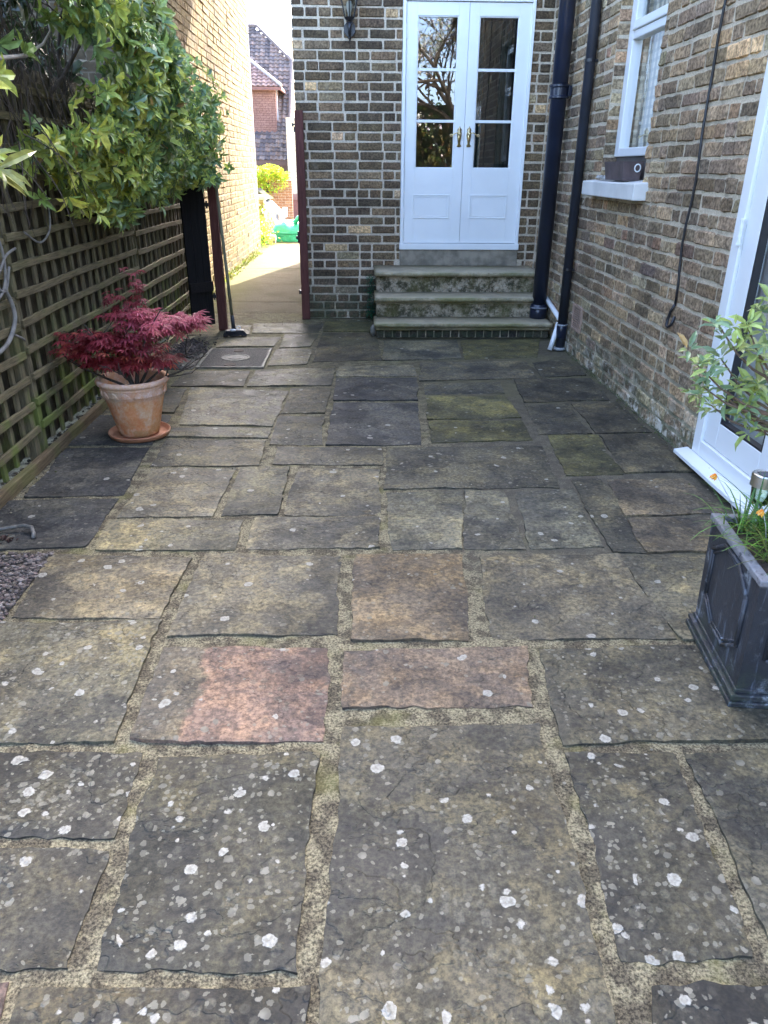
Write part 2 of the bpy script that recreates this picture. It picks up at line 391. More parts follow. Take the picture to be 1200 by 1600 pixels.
M_mortA = m_mortar('mortar_rear', (.60, .51, .38), d=.35)
M_mortB = m_mortar('mortar_side', (.56, .48, .35), d=.55)
M_brickA = m_brick('stock_brick_dark', lift=.6)
M_brickB = m_brick('stock_brick', salts=True)
M_btex = m_bricktex('upper_brick', (.11, .09, .065), (.2, .15, .09), (.35, .31, .26))
palA = [(.45, (0.353, 0.292, 0.175)), (.6, (0.184, 0.143, 0.095)), (7, (0.153, 0.110, 0.067)), (4, (0.181, 0.129, 0.078)), (3, (0.194, 0.134, 0.080)), (1.0, (0.247, 0.169, 0.097)), (.8, (0.259, 0.188, 0.113)), (.3, (0.625, 0.437, 0.245)), (1.5, (0.159, 0.113, 0.069)), (2, (0.111, 0.082, 0.050))]
palB = [(.9, (0.410, 0.333, 0.199)), (.35, (0.285, 0.198, 0.142)), (6, (0.334, 0.243, 0.151)), (5, (0.282, 0.207, 0.132)), (3, (0.375, 0.269, 0.164)), (.6, (0.530, 0.374, 0.218)), (2.2, (0.210, 0.158, 0.101)), (3.0, (0.312, 0.230, 0.149)), (.25, (0.346, 0.218, 0.136)), (.3, (0.430, 0.283, 0.162)), (2, (0.401, 0.297, 0.187))]
palA2 = [(5, (.13, .10, .07)), (4, (.11, .088, .065)), (2, (.16, .12, .075)), (1, (.24, .18, .09))]

WX = 1.68      # face of the side wall
house = empty('brick_house', (.6, 7.37, 0), 'dark brown brick house with white double doors, stone steps and a right side wing', 'house')
doorhole = (.384, 1.505, .545, 2.66)
b = MB(); solids(b, 7.372, 7.66, -.55, 8.0, 0, 3.3, [doorhole], 'x')
wa = b.build('wall', M_mortA, house, fix=False)
b = MB()
bricks(b, (-.55, 7.371, 0), (1, 0, 0), (0, -1, 0), 2.22, 0.0, 3.3, [(.384 + .55, 1.505 + .55, .54, 2.66), (.384 + .55 - .05, 1.505 + .6, .47, .54)], palA, True, .6)
o = b.build('brick_face', M_brickA, wa, fix=False)
b = MB(); bricks(b, (-.549, 7.371, 0), (0, 1, 0), (-1, 0, 0), 5.9, 0.0, 3.3, [], palA, False, 1.0); b.build('brick_face', M_brickA, wa, fix=False)
b = MB(); b.box(-.548, 7.66, 0, -.30, 13.3, 3.3); b.box(-.55, 13.0, 0, 8, 13.3, 3.3); b.build('wall', M_mortA, house, fix=False)
b = MB(); b.box(-.555, 7.37, 3.3, 8, 13.3, 6.1); b.build('wall', M_btex, house, fix=False)
# side wing
winhole = (4.72, 5.57, 1.18, 2.62); pdhole = (1.30, 3.47, -.1, 2.12); vent_h = (5.60, 5.86, .205, .40)
b = MB(); solids(b, WX + .002, WX + .3, .5, 7.372, 0, 3.3, [winhole, pdhole], 'y'); ws = b.build('wall', M_mortB, house, fix=False)
b = MB()
bricks(b, (WX + .001, .5, 0), (0, 1, 0), (-1, 0, 0), 6.87, 0.0, 3.3, [(winhole[0] - .5, winhole[1] - .5, winhole[2], winhole[3]), (pdhole[0] - .5, pdhole[1] - .5, -.1, pdhole[3]), (vent_h[0] - .5, vent_h[1] - .5, .21, .39)], palB, True, 1.5)
# bricks of the window's reveals
bricks(b, (WX, 5.572, 0), (1, 0, 0), (0, -1, 0), .10, 1.27, 2.62, [], palB, False); b.build('brick_face', M_brickB, ws, fix=False)
b = MB(); b.box(WX + .002, .2, 0, 6, .5, 3.3); b.build('wall', M_btex, house, fix=False)
b = MB(); b.box(WX - .004, .2, 3.3, 6, 7.368, 3.5); b.build('wall', M_btex, house, fix=False)
M_roof = m_plain('roof_slate', (.06, .06, .065), .7, var=.3)
b = MB(); b.prism([(7.2, 6.1), (10.3, 7.4), (13.5, 6.1)], 'x', -.70, 8.2); b.build('roof', M_roof, house)
b = MB(); b.prism([(1.55, 3.5), (3.8, 4.3), (6.1, 3.5)], 'y', .1, 7.36); b.build('roof', M_roof, house)
# rooms behind the glass, plain plaster and floor
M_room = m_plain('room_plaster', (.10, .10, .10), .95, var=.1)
b = MB()
for q in ([(.1, 7.67, .5), (2, 7.67, .5), (2, 10.2, .5), (.1, 10.2, .5)], [(.1, 10.2, .5), (2, 10.2, .5), (2, 10.2, 2.9), (.1, 10.2, 2.9)], [(.1, 7.67, .5), (.1, 10.2, .5), (.1, 10.2, 2.9), (.1, 7.67, 2.9)],
          [(2, 7.67, .5), (2, 10.2, .5), (2, 10.2, 2.9), (2, 7.67, 2.9)], [(.1, 7.67, 2.9), (2, 7.67, 2.9), (2, 10.2, 2.9), (.1, 10.2, 2.9)]): b.quad(*q)
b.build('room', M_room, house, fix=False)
b = MB()
for q in ([(WX + .31, .6, 0), (4.5, .6, 0), (4.5, 7.3, 0), (WX + .31, 7.3, 0)], [(4.5, .6, 0), (4.5, 7.3, 0), (4.5, 7.3, 2.9), (4.5, .6, 2.9)], [(WX + .31, 7.3, 0), (4.5, 7.3, 0), (4.5, 7.3, 2.9), (WX + .31, 7.3, 2.9)],
          [(WX + .31, .6, 2.9), (4.5, .6, 2.9), (4.5, 7.3, 2.9), (WX + .31, 7.3, 2.9)], [(WX + .31, .6, 0), (4.5, .6, 0), (4.5, .6, 2.9), (WX + .31, .6, 2.9)]): b.quad(*q)
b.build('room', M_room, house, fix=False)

# ---- double doors
dd = MB(); Yf = 7.372 - .012
def frame(mb, x0, x1, z0, z1, wl, wr, wb, wt, y0, y1):
    mb.box(x0, y0, z0, x0 + wl, y1, z1); mb.box(x1 - wr, y0, z0, x1, y1, z1)
    if wt: mb.box(x0 + wl, y0, z1 - wt, x1 - wr, y1, z1)
    if wb: mb.box(x0 + wl, y0, z0, x1 - wr, y1, z0 + wb)
frame(dd, .386, 1.503, .645, 2.655, .028, .028, .0, .05, Yf - .012, 7.50)
door = dd.build('double_door', M_white, house, bevel=.003)
b = MB(); b.box(.380, Yf - .028, .642, 1.509, 7.50, .695); b.build('threshold', M_white, door, bevel=.004)
for s, (x0, x1, gx0, gx1) in enumerate([(.417, .9455, .510, .858), (.9485, 1.474, 1.034, 1.373)]):
    y0, y1 = Yf + .004, Yf + .048
    b = MB(); z0, z1 = .700, 2.600
    b.box(x0, y0, z0, gx0, y1, z1); b.box(gx1, y0, z0, x1, y1, z1); b.box(gx0, y0, 2.503, gx1, y1, z1); b.box(gx0, y0, z0, gx1, y1, 1.338)
    for zb in (1.7175, 2.112): b.box(gx0, y0 + .012, zb - .011, gx1, y1 - .008, zb + .011)
    # bead round the glass
    for (a0, a1, c0, c1) in ((gx0, gx0 + .009, 1.338, 2.503), (gx1 - .009, gx1, 1.338, 2.503), (gx0 + .009, gx1 - .009, 1.338, 1.347), (gx0 + .009, gx1 - .009, 2.494, 2.503)):
        b.box(a0, y0 + .008, c0, a1, y0 + .03, c1)
    lf = b.build('door_leaf', M_white, door, bevel=.0015)
    # moulded lower panel: raised fine beads
    px0, px1 = (.498, .836) if s == 0 else (1.024, 1.371)
    b = MB(); frame(b, px0, px1, .916, 1.119, .010, .010, .010, .010, y0 - .005, y0 + .002); frame(b, px0 + .020, px1 - .020, .936, 1.099, .005, .005, .005, .005, y0 - .003, y0 + .002)
    b.build('panel_moulding', M_white, door, bevel=.002)
    for zz0, zz1 in ((1.347, 1.7065), (1.7285, 2.101), (2.123, 2.494)):
        b = MB(); b.quad((gx0 + .009, y0 + .02, zz0), (gx1 - .009, y0 + .02, zz0), (gx1 - .009, y0 + .02, zz1), (gx0 + .009, y0 + .02, zz1)); b.build('pane', M_glass, door, fix=False)
    hx = .903 if s == 0 else .989
    # handle: shaped back plate, knob boss and a scrolled lever
    b = MB(); sg = -1 if s == 0 else 1
    prof = [(-.100, .004), (-.096, .022), (-.086, .024), (-.074, .012), (-.050, .013), (-.03, .018), (0, .024), (.030, .024), (.040, .016), (.055, .024), (.066, .018), (.074, .008), (.088, .003)]
    poly = [(hx + x_, 1.60 + z_) for z_, x_ in prof] + [(hx - x_, 1.60 + z_) for z_, x_ in prof[::-1]]
    b.prism([(p[0], p[1]) for p in poly], 'y', y0 - .007, y0 + .001)
    b.tube([(hx, y0, 1.615), (hx, y0 - .045, 1.615)], [.013, .009], 12)
    b.sphere((hx, y0 - .045, 1.615), .014, 10, 8)
    pts = [(hx, y0 - .045, 1.615)]
    for k in range(1, 9): pts.append((hx + sg * k * .0105, y0 - .045, 1.615 + .012 * math.sin(k * .55)))
    for k in range(9):
        a = math.pi / 2 - k * .7; pts.append((hx + sg * (.088 + .012 * math.cos(a)), y0 - .045, 1.604 + .011 * math.sin(a)))
    b.tube(pts, [.0075] + [.0055] * 8 + [.0045] * 9, 8); b.v = [(hx + (v_[0] - hx) * .86, v_[1], 1.61 + (v_[2] - 1.61) * .88) for v_ in b.v]; b.build('handle', M_brass, door, smooth=True)
    hxx = x0 - .001 if s == 0 else x1 + .001
    for hz in (.965, 1.67, 2.385):
        b = MB(); b.tube([(hxx, y0 - .006, hz - .05), (hxx, y0 - .006, hz + .05)], .006, 8); b.box(hxx - .016, y0 - .003, hz - .045, hxx + .016, y0 + .001, hz + .045)
        b.tube([(hxx, y0 - .006, hz - .058), (hxx, y0 - .006, hz + .058)], .004, 8); b.build('hinge', M_upvc, door)
M_stone = None

# ---- side window
wy0, wy1 = 4.725, 5.568; FX = WX + .075
b = MB()
def boxx(mb, y0, y1, z0, z1, x0, x1): mb.box(x0, y0, z0, x1, y1, z1)
for (a0, a1, c0, c1) in ((wy0, wy0 + .055, 1.42, 2.62), (wy1 - .085, wy1, 1.42, 2.62), (wy0 + .055, wy1 - .085, 1.42, 1.472), (wy0 + .055, wy1 - .085, 2.57, 2.62), (wy0 + .055, wy1 - .085, 2.092, 2.140)):
    boxx(b, a0, a1, c0, c1, FX, FX + .07)
win = b.build('side_window', M_upvc, house, bevel=.006)
b = MB(); a0, a1 = wy0 + .055, wy1 - .085
for (c0, c1) in ((2.141, 2.569),):
    for (p0, p1, q0, q1) in ((a0, a0 + .05, c0, c1), (a1 - .05, a1, c0, c1), (a0 + .05, a1 - .05, c0, c0 + .05), (a0 + .05, a1 - .05, c1 - .05, c1)): boxx(b, p0, p1, q0, q1, FX - .012, FX + .05)
b.build('opening_light', M_upvc, win, bevel=.006)
b = MB(); b.quad((FX + .035, a0, 1.472), (FX + .035, a1, 1.472), (FX + .035, a1, 2.092), (FX + .035, a0, 2.092)); b.build('pane', M_glass2, win, fix=True)
b = MB(); b.quad((FX + .029, a0 + .05, 2.191), (FX + .029, a1 - .05, 2.191), (FX + .029, a1 - .05, 2.519), (FX + .029, a0 + .05, 2.519)); b.build('pane', M_glass2, win, fix=True)
b = MB(); boxx(b, wy0, wy1, 1.27, 1.42, FX + .02, FX + .06); b.build('sub_sill', m_plain('painted_sub_sill', (.10, .09, .085), .6), win)
def drape(mb, y0, y1, z0, z1, x, fold=.035, amp=.018):
    mb.grid(int((y1 - y0) / .008), 8, lambda i, j: (x + amp * math.sin((y0 + (y1 - y0) * i) / fold * 2 * math.pi) + amp * .5 * math.sin(i * 9 + j), y0 + (y1 - y0) * i, z0 + (z1 - z0) * j))
t = NT('curtain_check'); p_ = t.sep(t.P)
wv = t.n('TexWave'); wv.bands_direction = 'Y'; wv.inputs['Scale'].default_value = 9; t.put(wv.inputs[0], t.P)
wz = t.n('TexWave'); wz.bands_direction = 'Z'; wz.inputs['Scale'].default_value = 6; t.put(wz.inputs[0], t.P)
cc = t.mix(t.ramp(wv.outputs[1], .3, .7, 0, .8), (.60, .53, .40), (.20, .19, .16)); cc = t.mix(t.ramp(wz.outputs[1], .6, .8, 0, .5), cc, (.14, .14, .13))
M_curt = t.fin(cc, .9)
b = MB(); drape(b, wy0 + .06, wy1 - .08, 1.43, 2.6, FX + .10, .055, .016)
tag(b.build('curtain', M_curt, None, (FX + .10, 5.1, 1.43), smooth=True, fix=False), 'checked beige and grey curtain hanging inside the small side window', 'curtain')
b = MB(); b.prism([(WX - .085, 1.178), (WX - .085, 1.268), (WX + .09, 1.285), (WX + .09, 1.178)], 'y', 4.62, 5.70)
wsill = b.build('window_sill', m_plain('sill_paint', (.62, .62, .58), .6, var=.1, scale=5, bump=.3), house, bevel=.005)

# ---- glazed garden door at right
fr = MB(); PX = WX - .004
def py_frame(mb, y0, y1, z0, z1, w_, x0, x1):
    boxx(mb, y0, y0 + w_, z0, z1, x0, x1); boxx(mb, y1 - w_, y1, z0, z1, x0, x1); boxx(mb, y0 + w_, y1 - w_, z1 - w_, z1, x0, x1); boxx(mb, y0 + w_, y1 - w_, z0, z0 + w_, x0, x1)
py_frame(fr, 1.31, 3.466, .062, 2.11, .075, PX, PX + .075)
pd = fr.build('garden_door', M_upvc, house, bevel=.004)
b = MB(); b.prism([(WX - .075, .032), (WX - .075, .050), (WX - .01, .060), (WX + .07, .060), (WX + .07, .032)], 'y', 1.25, 3.51); b.build('door_sill', M_upvc, pd, bevel=.002)
b = MB(); boxx(b, 1.27, 3.46, -.02, .030, WX + .005, WX + .06); b.build('threshold', m_plain('old_timber', (.06, .055, .045), .95, var=.4, scale=20, bump=.8), pd)
for (y0, y1) in ((2.745, 3.388), (2.095, 2.740), (1.39, 2.09)):
    b = MB(); py_frame(b, y0, y1, .14, 2.035, .125, PX + .014, PX + .062); st = b.build('door_leaf', M_upvc, pd, bevel=.004)
    b = MB(); py_frame(b, y0 + .125, y1 - .125, .265, 1.91, .010, PX + .016, PX + .05); b.build('gasket', M_gasket, pd)
    b = MB(); b.quad((PX + .037, y0 + .135, .275), (PX + .037, y1 - .135, .275), (PX + .037, y1 - .135, 1.90), (PX + .037, y0 + .135, 1.90)); b.build('pane', M_glass2, pd)
for hz in (.42, 1.1, 1.8):
    b = MB(); b.tube([(PX - .006, 3.388, hz - .05), (PX - .006, 3.388, hz + .05)], .010, 10)
    for k in (-.05, -.018, .018, .05): b.tube([(PX - .006, 3.388, hz + k - .004), (PX - .006, 3.388, hz + k + .004)], .0125, 10)
    b.build('hinge', M_upvc, pd)
b = MB(); drape(b, 1.4, 3.38, .07, 2.1, WX + .115, .13, .014)
tag(b.build('curtain', m_plain('grey_curtain', (.46, .46, .43), .9, var=.1), None, (WX + .115, 2.4, .07), smooth=True, fix=False), 'plain pale grey curtain hanging behind the glazed garden door', 'curtain')
# curtain strips inside the double doors
b = MB()
for cx in (1.20, 1.30): drape(b, 0, .10, .5, 2.8, 0, .05, .012)
for i in range(len(b.v)):
    x_, y_, z_ = b.v[i]; k = 0 if i < len(b.v) // 2 else 1
    b.v[i] = ((1.05 if k == 0 else 1.30) + y_, 7.80 + x_, z_)
tag(b.build('curtain', m_plain('dark_green_curtain', (.03, .045, .042), .9), None, (1.2, 7.8, .5), smooth=True, fix=False), 'dark curtain strips hanging inside the right leaf of the double doors', 'curtain')

# ---- steps
t = NT('step_stone'); n1 = t.noise(9, 6, .7); n2 = t.noise(60, 5, .7); n3 = t.noise(2.2, 4)
c = t.mix(t.ramp(n1, .3, .7), (0.147, 0.140, 0.091), (0.434, 0.379, 0.266)); c = t.mix(t.ramp(n3, .4, .66, 0, .75), c, (0.173, 0.178, 0.078)); c = t.mix(t.ramp(n2, .35, .7), t.mix(1., c, (0.920, 0.851, 0.702), 'MULTIPLY'), c)
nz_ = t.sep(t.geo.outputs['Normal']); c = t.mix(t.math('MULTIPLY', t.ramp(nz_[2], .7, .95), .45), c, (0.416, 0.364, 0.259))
M_stone = t.fin(c, .9, t.bump(t.math('ADD', n1, n2), .006, .9), 0, .3)
t = NT('step_riser'); n1 = t.noise(16, 6, .75); n2 = t.noise(5, 4); n4 = t.noise(70, 4, .7)
c = t.mix(t.ramp(n1, .40, .62), (0.078, 0.077, 0.049), (0.521, 0.465, 0.350)); c = t.mix(t.ramp(n2, .42, .62, 0, .65), c, (0.130, 0.131, 0.049)); c = t.mix(t.ramp(n4, .4, .65), t.mix(1., c, (0.867, 0.773, 0.702), 'MULTIPLY'), c)
M_riser = t.fin(c, .95, t.bump(t.math('ADD', n1, n4), .010, 1), 0, .2)
steps = empty('stone_steps', (.9, 6.9, 0), 'three mossy grey stone steps with rounded nosings below the white double doors', 'steps')
def nosing(mb, x0, x1, yf, yb, zt, th=.038):
    # rounded front edge slab
    pr = [(yb, zt - th), (yf + .012, zt - th), (yf + .003, zt - th * .75), (yf, zt - th * .5), (yf + .003, zt - .009), (yf + .010, zt - .002), (yf + .03, zt), (yb, zt)]
    n = 40; vs = []; fs = []; m = len(pr)
    for i in range(n + 1):
        x = x0 + (x1 - x0) * i / n
        for (y_, z_) in pr:
            d = .006 * noise.noise(Vector((x * 9, z_ * 30, y_ * 5))) + (.004 * noise.noise(Vector((x * 40, z_ * 60, 1))))
            vs.append((x, y_ + (d if y_ < yb else 0), z_ + d * .4))
    for i in range(n):
        for k in range(m): fs.append((i * m + k, i * m + (k + 1) % m, (i + 1) * m + (k + 1) % m, (i + 1) * m + k))
    fs.append(tuple(range(m))); fs.append(tuple(n * m + k for k in range(m - 1, -1, -1))); mb.add(vs, fs)
bA = MB()
x = .145; 
b = MB(); b.box(.15, 6.462, 0, 1.64, 6.70, .070); core = b.build('brick_course', M_mortA, steps)
b = MB()
while x < 1.64:
    b.box(x, 6.447 + U(-.002, .003), .004, min(x + .062, 1.65), 6.50, .068, pick([(1, (.075, .066, .052)), (1, (.06, .055, .045))])); x += .0725
b.build('brick', M_brickA, core, bevel=.006)
for (x0, x1, yf, yb, zt) in ((.125, 1.655, 6.355, 6.70, .142), (.135, 1.60, 6.585, 7.02, .318), (.138, 1.625, 6.845, 7.372, .497)):
    b = MB(); nosing(b, x0, x1, yf, yb, zt); b.build('tread', M_stone, steps, smooth=True)
for (x0, x1, yf, yb, z0, z1) in ((.137, 1.645, 6.395, 6.69, .071, .104), (.142, 1.60, 6.620, 7.0, .258, .280),):
    b = MB(); nosing(b, x0, x1, yf, yb, z1, z1 - z0); b.build('moulding', M_stone, steps, smooth=True)
for (x0, x1, yf, yb, z0, z1) in ((.152, 1.61, 6.655, 7.0, .140, .258), (.156, 1.62, 6.905, 7.37, .316, .459)):
    b = MB(); b.grid(60, 6, lambda i, j: (x0 + (x1 - x0) * i, yf + .006 * fbm((i * 8, j, 0), 1.5), z0 + (z1 - z0) * j)); b.grid(6, 6, lambda i, j: (x0, yf + (yb - yf) * i, z0 + (z1 - z0) * j)); b.grid(6, 6, lambda i, j: (x1, yf + (yb - yf) * i, z0 + (z1 - z0) * j))
    b.build('riser', M_riser, steps, smooth=True, fix=False)
b = MB(); b.box(.386, 7.345, .497, 1.505, 7.50, .641); tag(b.build('door_plinth', m_plain('plinth_stone', (.22, .19, .14), .95, var=.35, scale=9, bump=1.0), house, bevel=.004))

# ---- air vent
v = MB(); vx = WX - .012
boxx(v, 5.605, 5.855, .205, .225, vx, WX + .01); boxx(v, 5.605, 5.855, .375, .395, vx, WX + .01); boxx(v, 5.605, 5.63, .225, .375, vx, WX + .01); boxx(v, 5.83, 5.855, .225, .375, vx, WX + .01)
vent = empty('air_vent', (WX, 5.73, .2), 'terracotta slatted air vent low in the brick side wall near the corner', 'vent')
Mv = m_plain('vent_clay', (.32, .22, .16), .9, bump=.4)
v.build('frame', Mv, vent, bevel=.002)
v = MB()
for k in range(9): boxx(v, 5.63, 5.83, .229 + k * .0165, .229 + k * .0165 + .008, vx + .003, WX + .008)
v.build('slats', Mv, vent)
v = MB(); boxx(v, 5.62, 5.84, .215, .385, WX + .009, WX + .012); v.build('backing', M_dark, vent)

# ---- downpipes
pf = empty('soil_pipe', (1.58, 6.61, .142), 'thick glossy black soil pipe standing on the bottom step by the corner', 'drainpipe', 'black pipes on the house corner')
b = MB(); b.tube([(1.58, 6.61, .15), (1.60, 6.62, 6.5)], .062, 28); b.build('pipe', M_pipe, pf, smooth=True)
b = MB(); cx, cy = 1.58, 6.61
b.lathe((cx, cy, .142), [(.066, 0), (.073, .004), (.073, .075), (.070, .08), (.076, .085), (.076, .100), (.070, .105), (.070, .118), (.064, .122)], 28); b.build('base_collar', M_pipe, pf, smooth=True)
b = MB(); b.lathe((cx, cy, .228), [(.0765, 0), (.0775, .004), (.0775, .010), (.0765, .014)], 28); b.build('lead_ring', m_plain('worn_rim', (.16, .17, .19), .6), pf, smooth=True)
b = MB(); b.lathe((1.586, 6.612, 1.84), [(.064, 0), (.078, .004), (.078, .018), (.072, .022), (.072, .078), (.079, .083), (.079, .098), (.064, .103)], 28)
b.box(1.60, 6.60, 1.87, 1.69, 6.625, 1.915); b.box(1.645, 6.55, 1.86, 1.67, 6.675, 1.93); b.build('socket', M_pipe, pf, smooth=False, bevel=.002)
pt = empty('rainwater_pipe', (1.635, 5.975, 0), 'thin grey black rainwater pipe running down the side wall to the paving', 'drainpipe', 'black pipes on the house corner')
b = MB(); b.tube([(1.632, 5.975, .02), (1.636, 5.985, 6.3)], .036, 20); b.build('pipe', M_pipe2, pt, smooth=True)
b = MB(); b.lathe((1.632, 5.975, .10), [(.038, 0), (.041, .002), (.041, .110), (.038, .113)], 20); b.build('socket', M_pipe, pt, smooth=True)
b = MB(); b.lathe((1.632, 5.975, .198), [(.0415, 0), (.043, .002), (.043, .010), (.0415, .012)], 20); Mrg = m_plain('ring_grey', (.25, .26, .26), .6); b.build('ring', Mrg, pt, smooth=True); b = MB(); b.lathe((1.632, 5.975, .003), [(.050, 0), (.050, .018), (.040, .022)], 20); b.build('ring', Mrg, pt, smooth=True)
for zc in (.62, 2.02):
    b = MB(); b.lathe((1.633, 5.978, zc), [(.037, 0), (.040, .002), (.040, .022), (.037, .024)], 20); b.box(1.66, 5.94, zc + .004, 1.70, 5.99, zc + .018); b.build('clamp', M_black, pt)
wp = empty('waste_pipe', (1.65, 6.3, 0), 'thin white plastic waste pipe slanting along the wall between the two black pipes', 'pipe')
b = MB(); b.tube([(1.655, 7.05, .36), (1.650, 6.40, .265), (1.642, 6.06, .222)], .021, 12); b.build('pipe', M_upvc, wp, smooth=True)
b = MB(); b.tube([(1.615, 6.03, .205), (1.575, 5.97, .10), (1.545, 5.945, .008)], .019, 12); b.build('pipe', M_upvc, wp, smooth=True)
# ---- cable
cb = empty('wall_cable', (WX, 3.95, .6), 'thin black cable running down the right brick wall and ending in a loop', 'cable')
b = MB(); pts = [(WX - .014 + .004 * math.sin(k * 1.3), 3.955 + .012 * math.sin(k * .9), 3.3 - k * .1) for k in range(27)]
b.tube(pts, .0065, 6); b.build('cable', M_black, cb, smooth=True)
b = MB(); b.tube([pts[-1], (WX - .02, 3.965, .66), (WX - .025, 3.975, .61), (WX - .03, 3.965, .585), (WX - .03, 3.945, .58), (WX - .02, 3.93, .595), (WX - .01, 3.925, .64)], .008, 8); b.build('loop', M_black, cb, smooth=True)
# ---- lantern
la = empty('wall_lantern', (-.065, 7.37, 2.38), 'black metal wall lantern with tapering glass hung on the brick beside the doors', 'lantern')
ly = 7.235
b = MB(); b.prism([(-.065 + .052 * math.cos(math.pi / 4 * k + .39) * (1 if 1 else 1), 2.395 + .062 * math.sin(math.pi / 4 * k + .39)) for k in range(8)], 'y', 7.345, 7.368); b.build('back_plate', M_black, la, bevel=.004)
b = MB(); b.tube([(-.065, 7.345, 2.37), (-.065, 7.30, 2.345), (-.065, 7.255, 2.345), (-.065, 7.236, 2.37), (-.065, 7.235, 2.43)], [.014, .012, .011, .012, .018], 10); b.sphere((-.065, 7.30, 2.325), .014, 8, 6); b.tube([(-.065, 7.35, 2.34), (-.065, 7.33, 2.30)], [.012, .004], 8); b.build('arm', M_black, la, smooth=True)
b = MB(); zb, zt, rb, rt = 2.462, 2.600, .042, .078
hexp = lambda r, z: [(-.065 + r * math.cos(math.pi / 3 * k + math.pi / 6), ly + r * math.sin(math.pi / 3 * k + math.pi / 6), z) for k in range(6)]
lo, hi_ = hexp(rb, zb), hexp(rt, zt)
for k in range(6): b.tube([lo[k], hi_[k]], .0055, 6)
b.tube([(-.065, ly, 2.44), (-.065, ly, 2.462)], [.03, .05], 6); b.tube([(-.065, ly, 2.598), (-.065, ly, 2.618)], [.088, .092], 6)
b.tube([(-.065, ly, 2.618), (-.065, ly, 2.66), (-.065, ly, 2.70), (-.065, ly, 2.715), (-.065, ly, 2.75)], [.090, .055, .02, .014, .004], 6); b.build('frame', M_black, la)
b = MB()
for k in range(6): b.quad(lo[k], lo[(k + 1) % 6], hi_[(k + 1) % 6], hi_[k])
b.build('glass', m_glass('lantern_glass', (.8, .83, .82), 1.5, 1.3), la, fix=False)
b = MB(); b.lathe((-.065, ly, 2.465), [(.012, 0), (.014, .03), (.024, .055), (.028, .08), (.02, .105), (.004, .115)], 14); b.build('bulb', m_plain('bulb_glass', (.6, .62, .6), .15), la, smooth=True)

